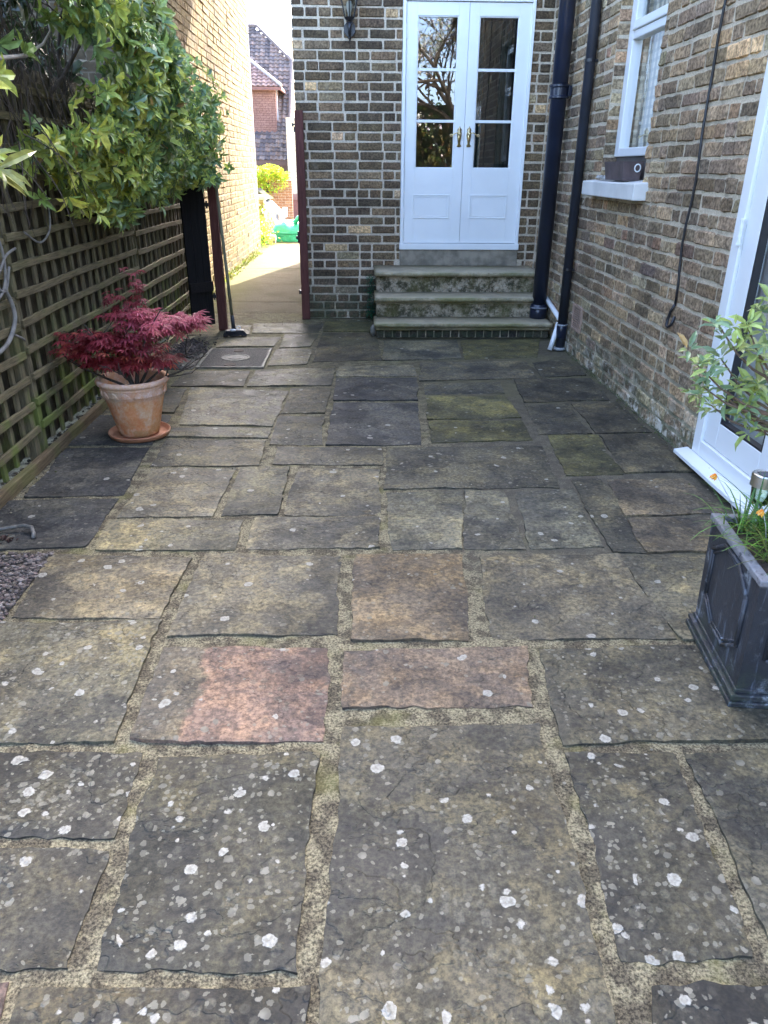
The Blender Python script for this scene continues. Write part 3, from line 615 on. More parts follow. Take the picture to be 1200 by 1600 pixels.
# =====================================================================
#  PAVING
# =====================================================================
SL = [
((-0.708,0.868,-0.640,0.880,-0.621,0.749,-0.738,0.752), 'P', .3),
((-0.618,0.856,-0.109,0.846,-0.110,0.734,-0.625,0.749), 'k', .7),
((-0.051,1.541,0.473,1.535,0.445,0.719,-0.083,0.734), 'G', .5),
((0.525,0.832,0.883,0.834,0.860,0.707,0.491,0.717), 'k', .6),
((-1.153,1.178,-0.551,1.157,-0.548,0.897,-1.067,0.913), 'k', 1),
((-1.284,1.487,-0.551,1.453,-0.548,1.196,-1.157,1.207), 'k', 1),
((-0.517,1.441,-0.109,1.435,-0.122,0.881,-0.502,0.889), 'K', .7),
((0.514,1.425,0.792,1.418,0.738,0.880,0.488,0.880), 'k', .7),
((0.825,1.417,1.340,1.418,1.200,0.867,0.777,0.879), 'G', .35),
((-1.294,2.044,-0.664,2.053,-0.645,1.499,-1.211,1.499), 'T', .8),
((-0.618,1.903,-0.103,1.891,-0.106,1.484,-0.611,1.496), 'P', .35),
((-0.051,1.877,0.510,1.884,0.475,1.608,-0.054,1.615), 'o', .25),
((0.551,1.876,1.234,1.881,1.274,1.447,0.518,1.466), 'G', .55),
((-1.174,2.510,-0.643,2.479,-0.666,2.075,-1.159,2.086), 't', .3),
((-0.595,2.508,-0.085,2.488,-0.089,1.974,-0.612,1.972), 't', .3),
((-0.021,2.497,0.383,2.489,0.338,1.929,-0.032,1.937), 'p', .25),
((0.450,2.477,0.982,2.477,0.989,1.922,0.419,1.934), 't', .25),
((0.995,2.472,1.646,2.459,1.580,1.908,1.010,1.921), 'g', .2),
((-1.059,2.822,-0.502,2.812,-0.496,2.548,-1.028,2.559), 'T', .3),
((-0.446,2.836,0.076,2.826,0.069,2.558,-0.441,2.558), 't', .3),
((-1.662,3.016,-1.088,3.047,-1.078,2.592,-1.700,2.541), 'b', .2),
((-1.545,3.700,-1.123,3.694,-1.077,3.090,-1.503,3.069), 'b', .12),
((-1.026,3.401,-0.619,3.395,-0.633,2.858,-1.023,2.853), 't', .2),
((-0.590,3.412,-0.353,3.408,-0.363,2.873,-0.592,2.858), 'G', .2),
((-0.311,3.390,0.083,3.384,0.071,2.858,-0.325,2.853), 't', .2),
((0.121,3.098,0.465,3.092,0.389,2.541,0.119,2.547), 'g', .3),
((0.480,3.092,0.651,3.089,0.636,2.537,0.404,2.541), 'g', .3),
((0.711,3.096,0.982,3.106,0.944,2.552,0.666,2.536), 'g', .3),
((1.010,3.237,1.161,3.234,1.113,2.495,0.973,2.498), 'k', .2),
((1.181,3.218,1.545,3.228,1.576,2.844,1.135,2.826), 'p', .15),
((1.140,2.801,1.578,2.812,1.653,2.495,1.108,2.495), 'p', .2),
((-1.575,4.274,-1.127,4.268,-1.128,3.753,-1.566,3.759), 'b', .1),
((-1.061,4.040,-0.502,4.011,-0.509,3.847,-1.059,3.876), 'g', .2),
((-1.046,3.823,-0.515,3.805,-0.514,3.436,-1.037,3.444), 'T', .2),
((-0.436,3.703,0.108,3.696,0.101,3.435,-0.435,3.461), 'g', .2),
((0.141,3.675,0.967,3.703,0.922,3.145,0.113,3.136), 'k', .3),
((1.048,3.869,1.317,3.865,1.275,3.298,1.001,3.286), 'e', .1),
((1.338,3.865,1.648,3.882,1.635,3.325,1.300,3.314), 'k', .1),
((-1.134,4.859,-0.479,4.790,-0.507,4.056,-1.035,4.086), 'g', .25),
((-1.483,4.846,-1.165,4.843,-1.123,4.319,-1.442,4.335), 'k', .1),
((-0.458,4.853,-0.196,4.835,-0.224,4.296,-0.467,4.299), 'k', .2),
((-0.484,4.236,-0.221,4.233,-0.217,3.740,-0.478,3.754), 'k', .2),
((-0.164,4.495,0.360,4.489,0.322,3.732,-0.183,3.730), 'b', .1),
((-0.160,5.116,0.396,5.111,0.365,4.559,-0.166,4.565), 'b', .15),
((0.429,4.646,0.950,4.656,0.955,4.194,0.404,4.164), 'e', .1),
((0.408,4.115,0.952,4.145,0.944,3.806,0.390,3.762), 'e', .1),
((0.445,4.942,0.963,4.970,0.955,4.731,0.430,4.705), 'g', .1),
((1.085,5.071,1.636,5.102,1.605,4.561,1.047,4.510), 'k', .1),
((1.043,4.454,1.310,4.465,1.293,3.909,0.999,3.891), 'k', .1),
((1.346,4.479,1.633,4.518,1.639,3.916,1.329,3.909), 'k', .1),
((0.467,5.563,1.281,5.599,1.251,5.105,0.416,5.025), 'g', .15),
((1.326,5.578,1.599,5.639,1.624,5.173,1.301,5.122), 'k', .05),
((-0.154,5.428,0.398,5.483,0.404,5.164,-0.161,5.151), 'g', .1),
((-0.759,5.336,-0.191,5.389,-0.199,4.914,-0.760,4.903), 'g', .2),
((-1.262,5.303,-0.803,5.318,-0.791,4.903,-1.273,4.908), 'k', .25),
((0.869,6.338,1.562,6.415,1.388,5.725,0.816,5.685), 'e', .1),
((0.213,6.314,0.833,6.364,0.786,5.685,0.181,5.626), 'g', .1),
((-0.339,6.690,0.137,6.634,0.166,5.646,-0.353,5.587), 'k', .1),
((-0.664,6.607,-0.369,6.606,-0.414,6.118,-0.652,6.071), 'G', .3),
((-0.673,6.024,-0.392,6.023,-0.398,5.527,-0.690,5.470), 'G', .3),
((-1.111,6.472,-0.693,6.498,-0.714,6.119,-1.178,6.096), 'g', .2),
((-0.988,7.076,-0.339,7.108,-0.373,6.690,-0.964,6.662), 'g', .2),
((-0.321,7.269,0.113,7.270,0.104,6.718,-0.330,6.747), 'e', .1),
((-1.557,5.869,-1.236,5.957,-1.231,5.377,-1.542,5.360), 'b', .1),
((-1.278,7.013,-1.016,7.014,-0.985,6.607,-1.184,6.580), 'g', .1),
]
PALS = {'P': (.125, .085, .067), 'k': (0.043, 0.039, 0.027), 'K': (0.044, 0.040, 0.027), 'G': (0.066, 0.060, 0.041), 'g': (0.074, 0.068, 0.048), 'T': (0.082, 0.074, 0.049), 't': (0.088, 0.077, 0.053), 'o': (.092, .072, .055), 'b': (0.037, 0.036, 0.033), 'p': (0.086, 0.068, 0.045), 'e': (0.057, 0.054, 0.024)}
M_slab = m_slab(); M_joint = m_joint()
b = MB(); seeds = []; vcol = []
for q, cch, lich in SL:
    P = [Vector((q[i], q[i + 1], 0)) for i in (0, 2, 4, 6)]      # far-left, far-right, near-right, near-left
    gr_ = max(0., min(.0045, (P[0].y - 1.6) * .005)); ce = sum(P, Vector()) / 4; P = [p_ + Vector((gr_ if p_.x > ce.x else -gr_, gr_ if p_.y > ce.y else -gr_, 0)) for p_ in P]
    Lx = (P[1] - P[0]).length; Ly = (P[0] - P[3]).length; dist = (P[0] + P[2]).length / 2
    st = .016 if dist < 2.2 else (.024 if dist < 4 else .035)
    nx = max(6, int(Lx / st)); ny = max(6, int(Ly / st)); sd_ = U(0, 50); tx, ty = U(-.0022, .0022), U(-.0022, .0022); tz = U(-.0005, .0025)
    us = [i / nx for i in range(nx + 1)]; vs_ = [i / ny for i in range(ny + 1)]
    col = PALS[cch]; k = U(.92, 1.08) * (1.0 + .23 * max(0., min(1.8, P[0].y - 1.4))); kc = U(.97, 1.03); col = (col[0] * k * kc, col[1] * k, col[2] * k / kc, lich)  # slabs coloured lighter with distance to offset shade deep in the courtyard
    def trn(x, y): return noise.noise(Vector((x * 2.6 + sd_, y * 3.1, 4))) + .35 * noise.noise(Vector((x * 9 + sd_, y * 9, 2))) + .12 * noise.noise(Vector((x * 34, y * 34 + sd_, 2)))
    V = []; nu, nv = len(us), len(vs_); lv = []
    for j, tv in enumerate(vs_):
        for i, tu in enumerate(us):
            p = (P[3] * (1 - tu) + P[2] * tu) * (1 - tv) + (P[0] * (1 - tu) + P[1] * tu) * tv
            ex = min(tu, 1 - tu) * Lx; ey = min(tv, 1 - tv) * Ly
            wx = math.exp(-ex / .04); wy = math.exp(-ey / .04)
            e1 = noise.noise(Vector((tv * Ly * 5, sd_, 1 if tu < .5 else 9))) * .013 + noise.noise(Vector((tv * Ly * 26, sd_, 1 if tu < .5 else 9))) * .008
            e2 = noise.noise(Vector((tu * Lx * 5, sd_ + 7, 1 if tv < .5 else 9))) * .013 + noise.noise(Vector((tu * Lx * 26, sd_ + 7, 1 if tv < .5 else 9))) * .008
            p = p + Vector((e1 * wx, e2 * wy, 0))
            z = tz + tx * (tu - .5) * 2 + ty * (tv - .5) * 2 + .004 * noise.noise(Vector((p.x * 5 + sd_, p.y * 5, 0))) + .0015 * noise.noise(Vector((p.x * 22, p.y * 22 + sd_, 0)))
            tr = trn(p.x, p.y); z += .0030 * max(0, min(1, (tr - .16) * 14)) - .0028 * max(0, min(1, (-.24 - tr) * 14))
            if min(ex, ey) < .010: z -= .0015
            V.append((p.x, p.y, z))
    F = [(j * nu + i, j * nu + i + 1, (j + 1) * nu + i + 1, (j + 1) * nu + i) for j in range(nv - 1) for i in range(nu - 1)]
    sv = R(); fc = []
    for q_ in V:
        cx_, cy_ = q_[0], q_[1]; tr = trn(cx_, cy_); c_ = col
        if cch == 'P' and P[0].y > 1.2 and cx_ + .07 * noise.noise(Vector((cx_ * 6, cy_ * 6, 3))) + .03 * noise.noise(Vector((cx_ * 20, cy_ * 20, 3))) < -.475: c_ = (.074, .064, .048, .7)
        if tr > .16: c_ = (c_[0] * 1.28, c_[1] * 1.24, c_[2] * 1.15, c_[3])
        elif tr < -.24: c_ = (c_[0] * .60, c_[1] * .62, c_[2] * .68, c_[3] * .7)
        fc.append(c_)
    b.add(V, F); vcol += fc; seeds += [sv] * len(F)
    ring = [i for i in range(nu)] + [j * nu + nu - 1 for j in range(1, nv)] + [(nv - 1) * nu + i for i in range(nu - 2, -1, -1)] + [j * nu for j in range(nv - 2, 0, -1)]
    nr = len(ring); SV = [V[q_] for q_ in ring] + [(V[q_][0], V[q_][1], V[q_][2] - .024) for q_ in ring]
    b.add(SV, [(q_, nr + q_, nr + (q_ + 1) % nr, (q_ + 1) % nr) for q_ in range(nr)]); vcol += [(col[0] * .8, col[1] * .8, col[2] * .8, 0)] * (2 * nr); seeds += [sv] * nr
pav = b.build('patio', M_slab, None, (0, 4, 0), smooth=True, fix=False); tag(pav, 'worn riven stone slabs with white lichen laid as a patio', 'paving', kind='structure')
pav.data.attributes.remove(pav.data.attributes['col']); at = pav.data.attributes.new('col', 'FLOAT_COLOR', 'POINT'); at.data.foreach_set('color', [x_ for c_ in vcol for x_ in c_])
at = pav.data.attributes.new('seed', 'FLOAT', 'FACE'); at.data.foreach_set('value', seeds)
b = MB()
b.grid(130, 330, lambda i, j: (-1.72 + 3.6 * i, -.8 + 8.6 * j, -.0065 + .0028 * noise.noise(Vector((i * 90, j * 215, 0))) + .0018 * noise.noise(Vector((i * 300, j * 700, 5)))))
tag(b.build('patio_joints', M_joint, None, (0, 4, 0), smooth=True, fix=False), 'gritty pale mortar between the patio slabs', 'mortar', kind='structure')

# ground to the horizon, falling away beyond the path
def gz(y): return 0 if y < 15.7 else (-(y - 15.7) * .105 if y < 24 else -.8715 - (y - 24) * .01)
t = NT('ground_soil'); n1 = t.noise(3, 6, .7); c = t.mix(t.ramp(n1, .35, .65), (.09, .085, .05), (.16, .15, .10)); Mg = t.fin(c, 1, t.bump(n1, .03, .6))
b = MB(); ys = [-60, -6, 0, 7, 15.7, 18, 21, 24, 40, 90, 300]; xs = [-200, -30, -6, 0, 6, 30, 200]
V = [(x, y, gz(y) - .06) for y in ys for x in xs]; nx = len(xs)
b.add(V, [(j * nx + i, j * nx + i + 1, (j + 1) * nx + i + 1, (j + 1) * nx + i) for j in range(len(ys) - 1) for i in range(nx - 1)])
tag(b.build('ground', Mg, None, (0, 0, -.06), fix=False), 'bare ground', 'ground', kind='structure')
t = NT('path_concrete'); n1 = t.noise(70, 5, .75); n2 = t.noise(2.2, 5, .6); n3 = t.noise(11, 4, .65)
c = t.mix(t.ramp(n1, .35, .65), (0.066, 0.056, 0.035), (0.184, 0.156, 0.098)); c = t.mix(t.ramp(n2, .42, .68, 0, .5), c, (0.082, 0.064, 0.032))
x_ = t.sep(t.P)[0]; ed = t.ramp(t.math('ADD', x_, t.math('MULTIPLY', n3, .5)), -1.35, -.85, 1, 0)
c = t.mix(t.ramp(t.noise(1.1, 6, .7), .5, .62, 0, .6), c, (0.051, 0.052, 0.016)); c = t.mix(t.math('MULTIPLY', ed, .9), c, (0.087, 0.083, 0.017)); c = t.mix(t.ramp(n3, .60, .75, 0, .6), c, (0.076, 0.078, 0.019))
M_path = t.fin(c, .95, t.bump(t.math('ADD', n1, n2), .006, .8), 0, .2)
b = MB()
for (y0, y1) in ((7.66, 8.32), (8.34, 11.2), (11.215, 13.4), (13.41, 15.9)):
    b.grid(20, int((y1 - y0) / .06), lambda i, j: (-1.78 + 1.24 * i, y0 + (y1 - y0) * j, -.002 + .003 * noise.noise(Vector((i * 9, j * 20 + y0, 0))) - (.006 if j in (0, 1) else 0)))
tag(b.build('side_path', M_path, None, (-1.2, 11.5, 0), smooth=True, fix=False), 'mossy concrete side path', 'path', kind='structure')
b = MB(); b.grid(12, 30, lambda i, j: (-7 + 12 * i, 15.9 + 14 * j, gz(15.9 + 14 * j) - .01)); tag(b.build('driveway', m_plain('driveway', (.2, .18, .15), .95, var=.2, bump=.6), None, (-1, 20, -.4), fix=False), 'pale sloping driveway', 'driveway', kind='structure')

# manhole cover
mc = empty('manhole_cover', (-.96, 5.71, 0), 'rectangular recessed inspection cover with a round plate, set in the paving by the fence', 'manhole cover')
t = NT('cover_grit'); n1 = t.noise(160, 4, .8); c = t.mix(t.ramp(n1, .42, .62), (0.027, 0.024, 0.020), (0.129, 0.117, 0.095)); Mc = t.fin(c, .9, t.bump(n1, .01, 1))
b = MB(); b.box(-1.19, 5.415, -.01, -.73, 6.00, .0045); b.build('plate', Mc, mc)
b = MB()
for (a0, a1, c0, c1) in ((-1.21, -1.19, 5.395, 6.02), (-.73, -.712, 5.395, 6.02), (-1.19, -.73, 5.395, 5.413), (-1.19, -.73, 6.002, 6.02)): b.box(a0, c0, -.01, a1, c1, .0075)
b.build('frame', m_plain('cover_frame', (.13, .12, .09), .7, var=.4, scale=20), mc)
b = MB(); b.lathe((-.96, 5.70, .0046), [(.11, 0), (.11, .004), (.095, .004), (.09, .001), (.062, .001), (.06, .004), (.04, .0045)], 32); b.build('ring', m_plain('cover_ring', (.08, .078, .065), .7, var=.4, scale=30, bump=.4), mc, smooth=False)
for cy_, r_ in ((5.475, .045), (5.93, .04)):
    b = MB(); b.lathe((-.97, cy_, .0046), [(r_, 0), (r_, .004), (r_ * .8, .003)], 18); b.build('keyhole', m_plain('rusty', (.07, .05, .035), .9), mc)

# gravel
def mulc(c, k): return tuple(v * k for v in c)
def stone(mb, x, y, z, r, col):
    n = 6; V = []; rot = U(0, 6.3); sx, sy, sz = U(.7, 1.3), U(.6, 1.1), U(.45, .8)
    for (ph, m) in ((-.5, n), (.45, n)):
        for k in range(n):
            a = rot + 2 * math.pi * k / n; rr = r * U(.75, 1.15) * math.cos(ph); V.append((x + rr * sx * math.cos(a), y + rr * sy * math.sin(a), z + r * sz * math.sin(ph)))
    V.append((x + U(-.2, .2) * r, y, z + r * sz * .9)); F = []
    for k in range(n): F.append((k, (k + 1) % n, n + (k + 1) % n, n + k)); F.append((n + k, n + (k + 1) % n, 2 * n))
    mb.add(V, F, col)
M_grav = m_leaf('gravel_stone', .85, 0, .3, .3)
gp = [(0.112, 0.089, 0.074), (0.169, 0.137, 0.114), (0.068, 0.053, 0.044), (0.214, 0.178, 0.149), (0.135, 0.095, 0.080), (0.096, 0.079, 0.059)]
b = MB(); b.box(-1.75, 1.1, -.02, -1.18, 2.52, .001, (.06, .05, .04))
for k in range(5200):
    y = U(1.7, 2.52); x = -1.172 + (-.004) - abs(U(0, .50)) ** 1 * 1.0
    if x < -1.66: continue
    stone(b, x, y, U(.0, .010), U(.004, .0105), mulc(random.choice(gp), U(.6, 1.3)))
tag(b.build('gravel', M_grav, None, (-1.4, 2.1, 0), fix=False), 'patch of small mixed gravel at the left edge of the patio', 'gravel', kind='stuff')
b = MB()
for k in range(900):
    x = -1.40 + random.gauss(0, .085); y = 6.02 + random.gauss(0, .17)
    if x < -1.58 or x > -1.20: continue
    stone(b, x, y, U(0, .010), U(.005, .015), mulc(random.choice(gp), U(.3, .9)))
tag(b.build('debris', M_grav, None, (-1.4, 6.0, 0), fix=False), 'dark gravel and leaf litter by the fence next to the manhole cover', 'debris', kind='stuff')
# scattered bits, twigs and crumbs on the paving
b = MB()
for k in range(420):
    s_ = R()
    if s_ < .35: x, y = WX - abs(random.gauss(0, .06)) - .01, U(1.9, 6)
    elif s_ < .65: x, y = -1.55 + abs(random.gauss(0, .05)), U(2.6, 6.4)
    elif s_ < .85: x, y = U(-1.0, .15), 7.30 - abs(random.gauss(0, .15))
    else: x, y = U(-1.3, 1.5), U(1, 7)
    if -1.38 < x < -1.05 and 3.7 < y < 4.1: continue
    stone(b, x, y, .004, U(.002, .006) * (1 if s_ < .85 else .8), random.choice([(.05, .04, .03), (.12, .10, .07), (.08, .09, .03), (.25, .22, .16)]))
tag(b.build('grit', M_grav, None, (0, 4, 0), fix=False), 'loose crumbs and grit along the wall and fence', 'grit', kind='stuff')

# moss and weeds
def leaf(mb, c, d, up, L, W, col, droop=.25, fold=.25):
    d = Vector(d).normalized(); s = d.cross(Vector(up)); s = s.normalized() if s.length > 1e-4 else d.orthogonal().normalized(); u = s.cross(d).normalized(); c = Vector(c)
    p1 = c + d * L * .35 - u * L * droop * .1; p2 = c + d * L * .72 - u * L * droop * .42; tp = c + d * L * .97 - u * L * droop
    f = u * W * fold
    mb.add([c, p1 + s * W * .5 + f, p1, p1 - s * W * .5 + f, p2 + s * W * .40 + f, p2, p2 - s * W * .40 + f, tp],
           [(0, 1, 2), (0, 2, 3), (1, 4, 5, 2), (2, 5, 6, 3), (4, 7, 5), (5, 7, 6)], col)
def rdir(): 
    v = Vector((random.gauss(0, 1), random.gauss(0, 1), random.gauss(0, 1))); return v.normalized()
M_moss = m_leaf('moss_leaf', .8, .2, .2, .3)
b = MB()
for k in range(700):
    s_ = R()
    if s_ < .5: c = (WX - .005 - abs(random.gauss(0, .018)), U(3.6, 6.4), abs(random.gauss(0, .015)))
    elif s_ < .8: c = (U(-.5, .13), 7.36 - abs(random.gauss(0, .02)), abs(random.gauss(0, .03)))
    else: c = (WX - .02, U(2.3, 3.5), abs(random.gauss(0, .02)))
    leaf(b, c, rdir() + Vector((0, 0, .4)), (0, 0, 1), U(.005, .014), U(.004, .008), random.choice([(.05, .09, .03), (.10, .13, .03), (.06, .07, .03)]))
tag(b.build('moss', M_moss, None, (0, 6, 0), fix=False), 'moss growing where the walls meet the paving', 'moss', kind='stuff')
b = MB()
for k in range(420):
    z = U(.05, .42); c = (.135 + random.gauss(0, .022) - .02, 7.30 - U(0, .18) * (1 - z), z)
    leaf(b, c, rdir() + Vector((-.2, -.5, .1)), (0, 0, 1), U(.012, .03), U(.006, .012), tuple(v * U(.6, 1.4) for v in (.03, .10, .055)))
for k in range(160):
    c = (.10 + random.gauss(0, .04), 7.345, abs(random.gauss(.05, .05))); leaf(b, c, rdir() + Vector((0, -.5, .1)), (0, 0, 1), U(.01, .02), U(.006, .01), (.03, .07, .04))
tag(b.build('fern_weeds', M_moss, None, (.12, 7.3, 0), fix=False), 'small green fern weeds at the left side of the stone steps', 'fern', kind='stuff')
b = MB(); b.sphere((.118, 6.52, .05), .045, 10, 7, sq=(.6, .9, 1.15)); tag(b.build('stone', m_plain('loose_stone', (.17, .16, .13), .9, var=.3, scale=30, bump=.8), None, (.118, 6.52, 0), smooth=True), 'rounded grey stone standing beside the bottom step', 'stone')
b = MB()
for k in range(900):
    y = random.choice([8.6, 9.6, 10.3, 11.0, 11.8, 12.4, 13.0]) + random.gauss(0, .18); c = (-1.755 + abs(random.gauss(0, .05)), y, abs(random.gauss(0, .03)))
    leaf(b, c, rdir() + Vector((.3, 0, .5)), (0, 0, 1), U(.02, .05), U(.012, .025), tuple(v * U(.7, 1.3) for v in (.16, .19, .03)))
tag(b.build('weeds', m_leaf('weed_leaf', .7, .3), None, (-1.7, 11, 0), fix=False), 'yellow green weeds along the foot of the yellow wall', 'weeds', kind='stuff')

# =====================================================================
#  NEIGHBOUR'S YELLOW HOUSE
# =====================================================================
M_mortY = m_mortar('mortar_yellow', (.38, .31, .18), (.4, .3, .15), .3, False)
M_brickY = m_brick('yellow_brick', lift=1.2)
palY = [(6, (0.281, 0.202, 0.073)), (4, (0.264, 0.184, 0.073)), (2, (0.236, 0.162, 0.073)), (.5, (0.192, 0.126, 0.066)), (.8, (0.293, 0.219, 0.099))]
yh = empty('yellow_brick_house', (-3.5, 10.5, 0), 'neighbouring house of sunlit yellow brick on the left of the side path', 'house')
b = MB(); b.box(-8, 6.9, -.1, -1.775, 14.12, 6.2); yw = b.build('wall', M_mortY, yh, fix=False)
b = MB(); b.box(-8, 6.87, -.1, -1.775, 6.9, 6.2); b.build('end_wall', m_bricktex('shaded_brick', (.05, .04, .025), (.08, .06, .035), (.12, .10, .07)), yh, fix=False)  # end wall brick coloured dark to stand for deep shade behind the shrub
b = MB(); bricks(b, (-1.776, 6.9, 0), (0, 1, 0), (1, 0, 0), 7.22, 0, 5.2, [], palY, False, .25); b.build('brick_face', M_brickY, yw, fix=False)
b = MB(); b.tube([(-1.80, 14.14, 0), (-1.80, 14.14, 6.2)], .035, 8); b.build('downpipe', m_plain('pale_pipe', (.6, .6, .58), .5), yh, smooth=True)
b = MB(); b.prism([(-8.3, 6.2), (-4.8, 8.2), (-1.5, 6.2)], 'y', 6.7, 14.3); b.build('roof', M_roof, yh)

# =====================================================================
#  FENCE, GATE
# =====================================================================
M_tw = m_wood('trellis_rail', (0.086, 0.069, 0.039), (0.202, 0.163, 0.088), 'y', .9)
M_tv = m_wood('trellis_upright', (0.079, 0.066, 0.039), (0.187, 0.154, 0.086), 'z', .9)
M_bd = m_wood('fence_board', (0.029, 0.024, 0.014), (0.079, 0.063, 0.039), 'z', .5)
fence = empty('trellis_fence', (-1.62, 3.6, 0), 'weathered grey wooden fence covered with square trellis, green algae at its foot', 'fence')
def wob(mb, p0, p1, w_, d_, ax, n=8, amp=.006, col=None):
    # slightly warped batten from p0 to p1; ax = thickness direction; w_ across
    p0, p1 = Vector(p0), Vector(p1); dr = (p1 - p0).normalized(); ax = Vector(ax); sx = dr.cross(ax).normalized(); V = []; s0 = U(0, 99)
    for i in range(n + 1):
        t_ = i / n; c = p0.lerp(p1, t_) + sx * amp * noise.noise(Vector((t_ * 3, s0, 0))) + ax * amp * .6 * noise.noise(Vector((t_ * 3, s0, 7))); ww = w_ * (1 + .18 * noise.noise(Vector((t_ * 7, s0, 2))))
        for (a_, e_) in ((-.5, -.5), (.5, -.5), (.5, .5), (-.5, .5)): V.append(c + sx * ww * a_ + ax * d_ * e_)
    F = [(i * 4 + k, i * 4 + (k + 1) % 4, (i + 1) * 4 + (k + 1) % 4, (i + 1) * 4 + k) for i in range(n) for k in range(4)] + [(3, 2, 1, 0), (n * 4, n * 4 + 1, n * 4 + 2, n * 4 + 3)]
    mb.add(V, F, col)
for (y0, y1, dz) in ((1.55, 3.56, -.012), (3.585, 5.635, 0), (5.66, 7.42, -.02)):
    tp = MB(); k = 0
    for r in range(13):
        z = .161 + r * .1262 + dz; wob(tp, (-1.600, y0 + U(0, .012), z + U(-.008, .008)), (-1.600, y1 - U(0, .012), z + U(-.008, .008)), .034, .017, (1, 0, 0), 14, .012)
    pn = tp.build('trellis_panel', M_tw, fence, bevel=.002, seg=1)
    tp = MB(); y = y0 + .03
    while y < y1 - .01:
        wob(tp, (-1.619, y, .045 + U(-.01, .02)), (-1.619, y + U(-.015, .015), 1.72), .033, .016, (1, 0, 0), 10, .016); y += .131 + U(-.008, .008)
    tp.build('uprights', M_tv, pn, bevel=.002, seg=1)
bb = MB(); y = 1.3
while y < 7.45:
    wd = .12 + U(-.01, .01); bb.box(-1.68 + U(-.004, .004), y + .003, .03, -1.662 + U(-.004, .004), y + wd, 1.78 + U(-.01, .01)); y += wd
bb.build('boards', M_bd, fence)
for y in (1.50, 3.52, 3.61, 5.62): 
    b = MB(); wob(b, (-1.628, y, -.02), (-1.628, y + .008, 1.75), .05, .04, (1, 0, 0), 8, .008); b.build('post', M_tv, fence, bevel=.003, seg=1)
b = MB(); wob(b, (-1.575, 2.55, .026), (-1.55, 7.4, .026), .06, .035, (1, 0, 0), 30, .012); b.build('kerb_board', m_wood('kerb_wood', (0.084, 0.055, 0.029), (0.180, 0.132, 0.070), 'y', .3), fence, bevel=.004, seg=1)
# litter behind the kerb: soil strip
b = MB()
for k in range(500): stone(b, U(-1.655, -1.59), U(2.5, 6.4), U(0, .02), U(.005, .013), mulc(random.choice([(.07, .052, .03), (.10, .075, .045), (.035, .03, .02)]), U(.4, 1)))
tag(b.build('leaf_litter', M_grav, None, (-1.62, 4.5, 0), fix=False), 'brown leaf litter lying under the trellis fence', 'litter', kind='stuff')

gp_ = MB(); gp_.box(-.556, 7.305, 0, -.482, 7.368, 1.79)
gpo = empty('gate_post', (-.52, 7.34, 0), 'red brown wooden post fixed to the house corner, with black latch hardware', 'post', 'red brown gate posts')
gp_.build('post', M_brown, gpo, bevel=.003)
b = MB(); b.box(-.566, 7.31, 1.62, -.556, 7.35, 1.66); b.tube([(-.575, 7.33, 1.665), (-.575, 7.33, 1.69)], .008, 8); b.box(-.578, 7.30, 1.675, -.556, 7.33, 1.685); b.build('latch', M_black, gpo, bevel=.001)
b = MB(); b.box(-.57, 7.31, .70, -.556, 7.35, .80); b.box(-.585, 7.32, .73, -.57, 7.34, .76); b.build('keep', M_black, gpo, bevel=.001)
b = MB(); b.box(-.566, 7.31, .24, -.556, 7.34, .27); b.tube([(-.572, 7.32, .235), (-.572, 7.32, .275)], .006, 8); b.build('latch', M_black, gpo)
gt = empty('open_gate', (-1.26, 6.78, 0), 'narrow near black wooden gate standing open, hung on a red brown post by the fence', 'gate')
b = MB(); wob(b, (-1.232, 6.80, 0), (-1.232, 6.80, 1.50), .074, .075, (0, 1, 0), 6, .002); b.build('post', M_brown, gt, bevel=.003)
b = MB(); p0 = Vector((-1.308, 6.77, 0)); p1 = Vector((-1.47, 6.60, 0)); dr = (p1 - p0).normalized(); nn = Vector((-dr.y, dr.x, 0))
for k in range(3):
    a0 = p0 + dr * (k * .078); a1 = p0 + dr * (k * .078 + .075); V = []
    for z in (.06, 1.50): V += [a0 + Vector((0, 0, z)), a1 + Vector((0, 0, z)), a1 + nn * .018 + Vector((0, 0, z)), a0 + nn * .018 + Vector((0, 0, z))]
    b.add(V, [(0, 3, 2, 1), (4, 5, 6, 7), (0, 1, 5, 4), (1, 2, 6, 5), (2, 3, 7, 6), (3, 0, 4, 7)])
b.build('boards', m_wood('gate_black', (.004, .004, .004), (.012, .010, .009), 'z'), gt)
for z in (.35, 1.30):
    b = MB(); V = []
    for zz in (z, z + .08):
        for q in (p0 + nn * .018, p1 + nn * .018, p1 + nn * .04, p0 + nn * .04): V.append(q + Vector((0, 0, zz)))
    b.add(V, [(0, 3, 2, 1), (4, 5, 6, 7), (0, 1, 5, 4), (1, 2, 6, 5), (2, 3, 7, 6), (3, 0, 4, 7)]); b.build('ledge', m_wood('gate_ledge', (.006, .005, .005), (.02, .015, .012), 'x'), gt)
for z in (.30, 1.05):
    b = MB(); b.tube([(-1.283, 6.765, z - .03), (-1.283, 6.765, z + .03)], .009, 8); b.box(-1.30, 6.757, z - .014, -1.265, 6.768, z + .014); b.build('hinge', M_black, gt)

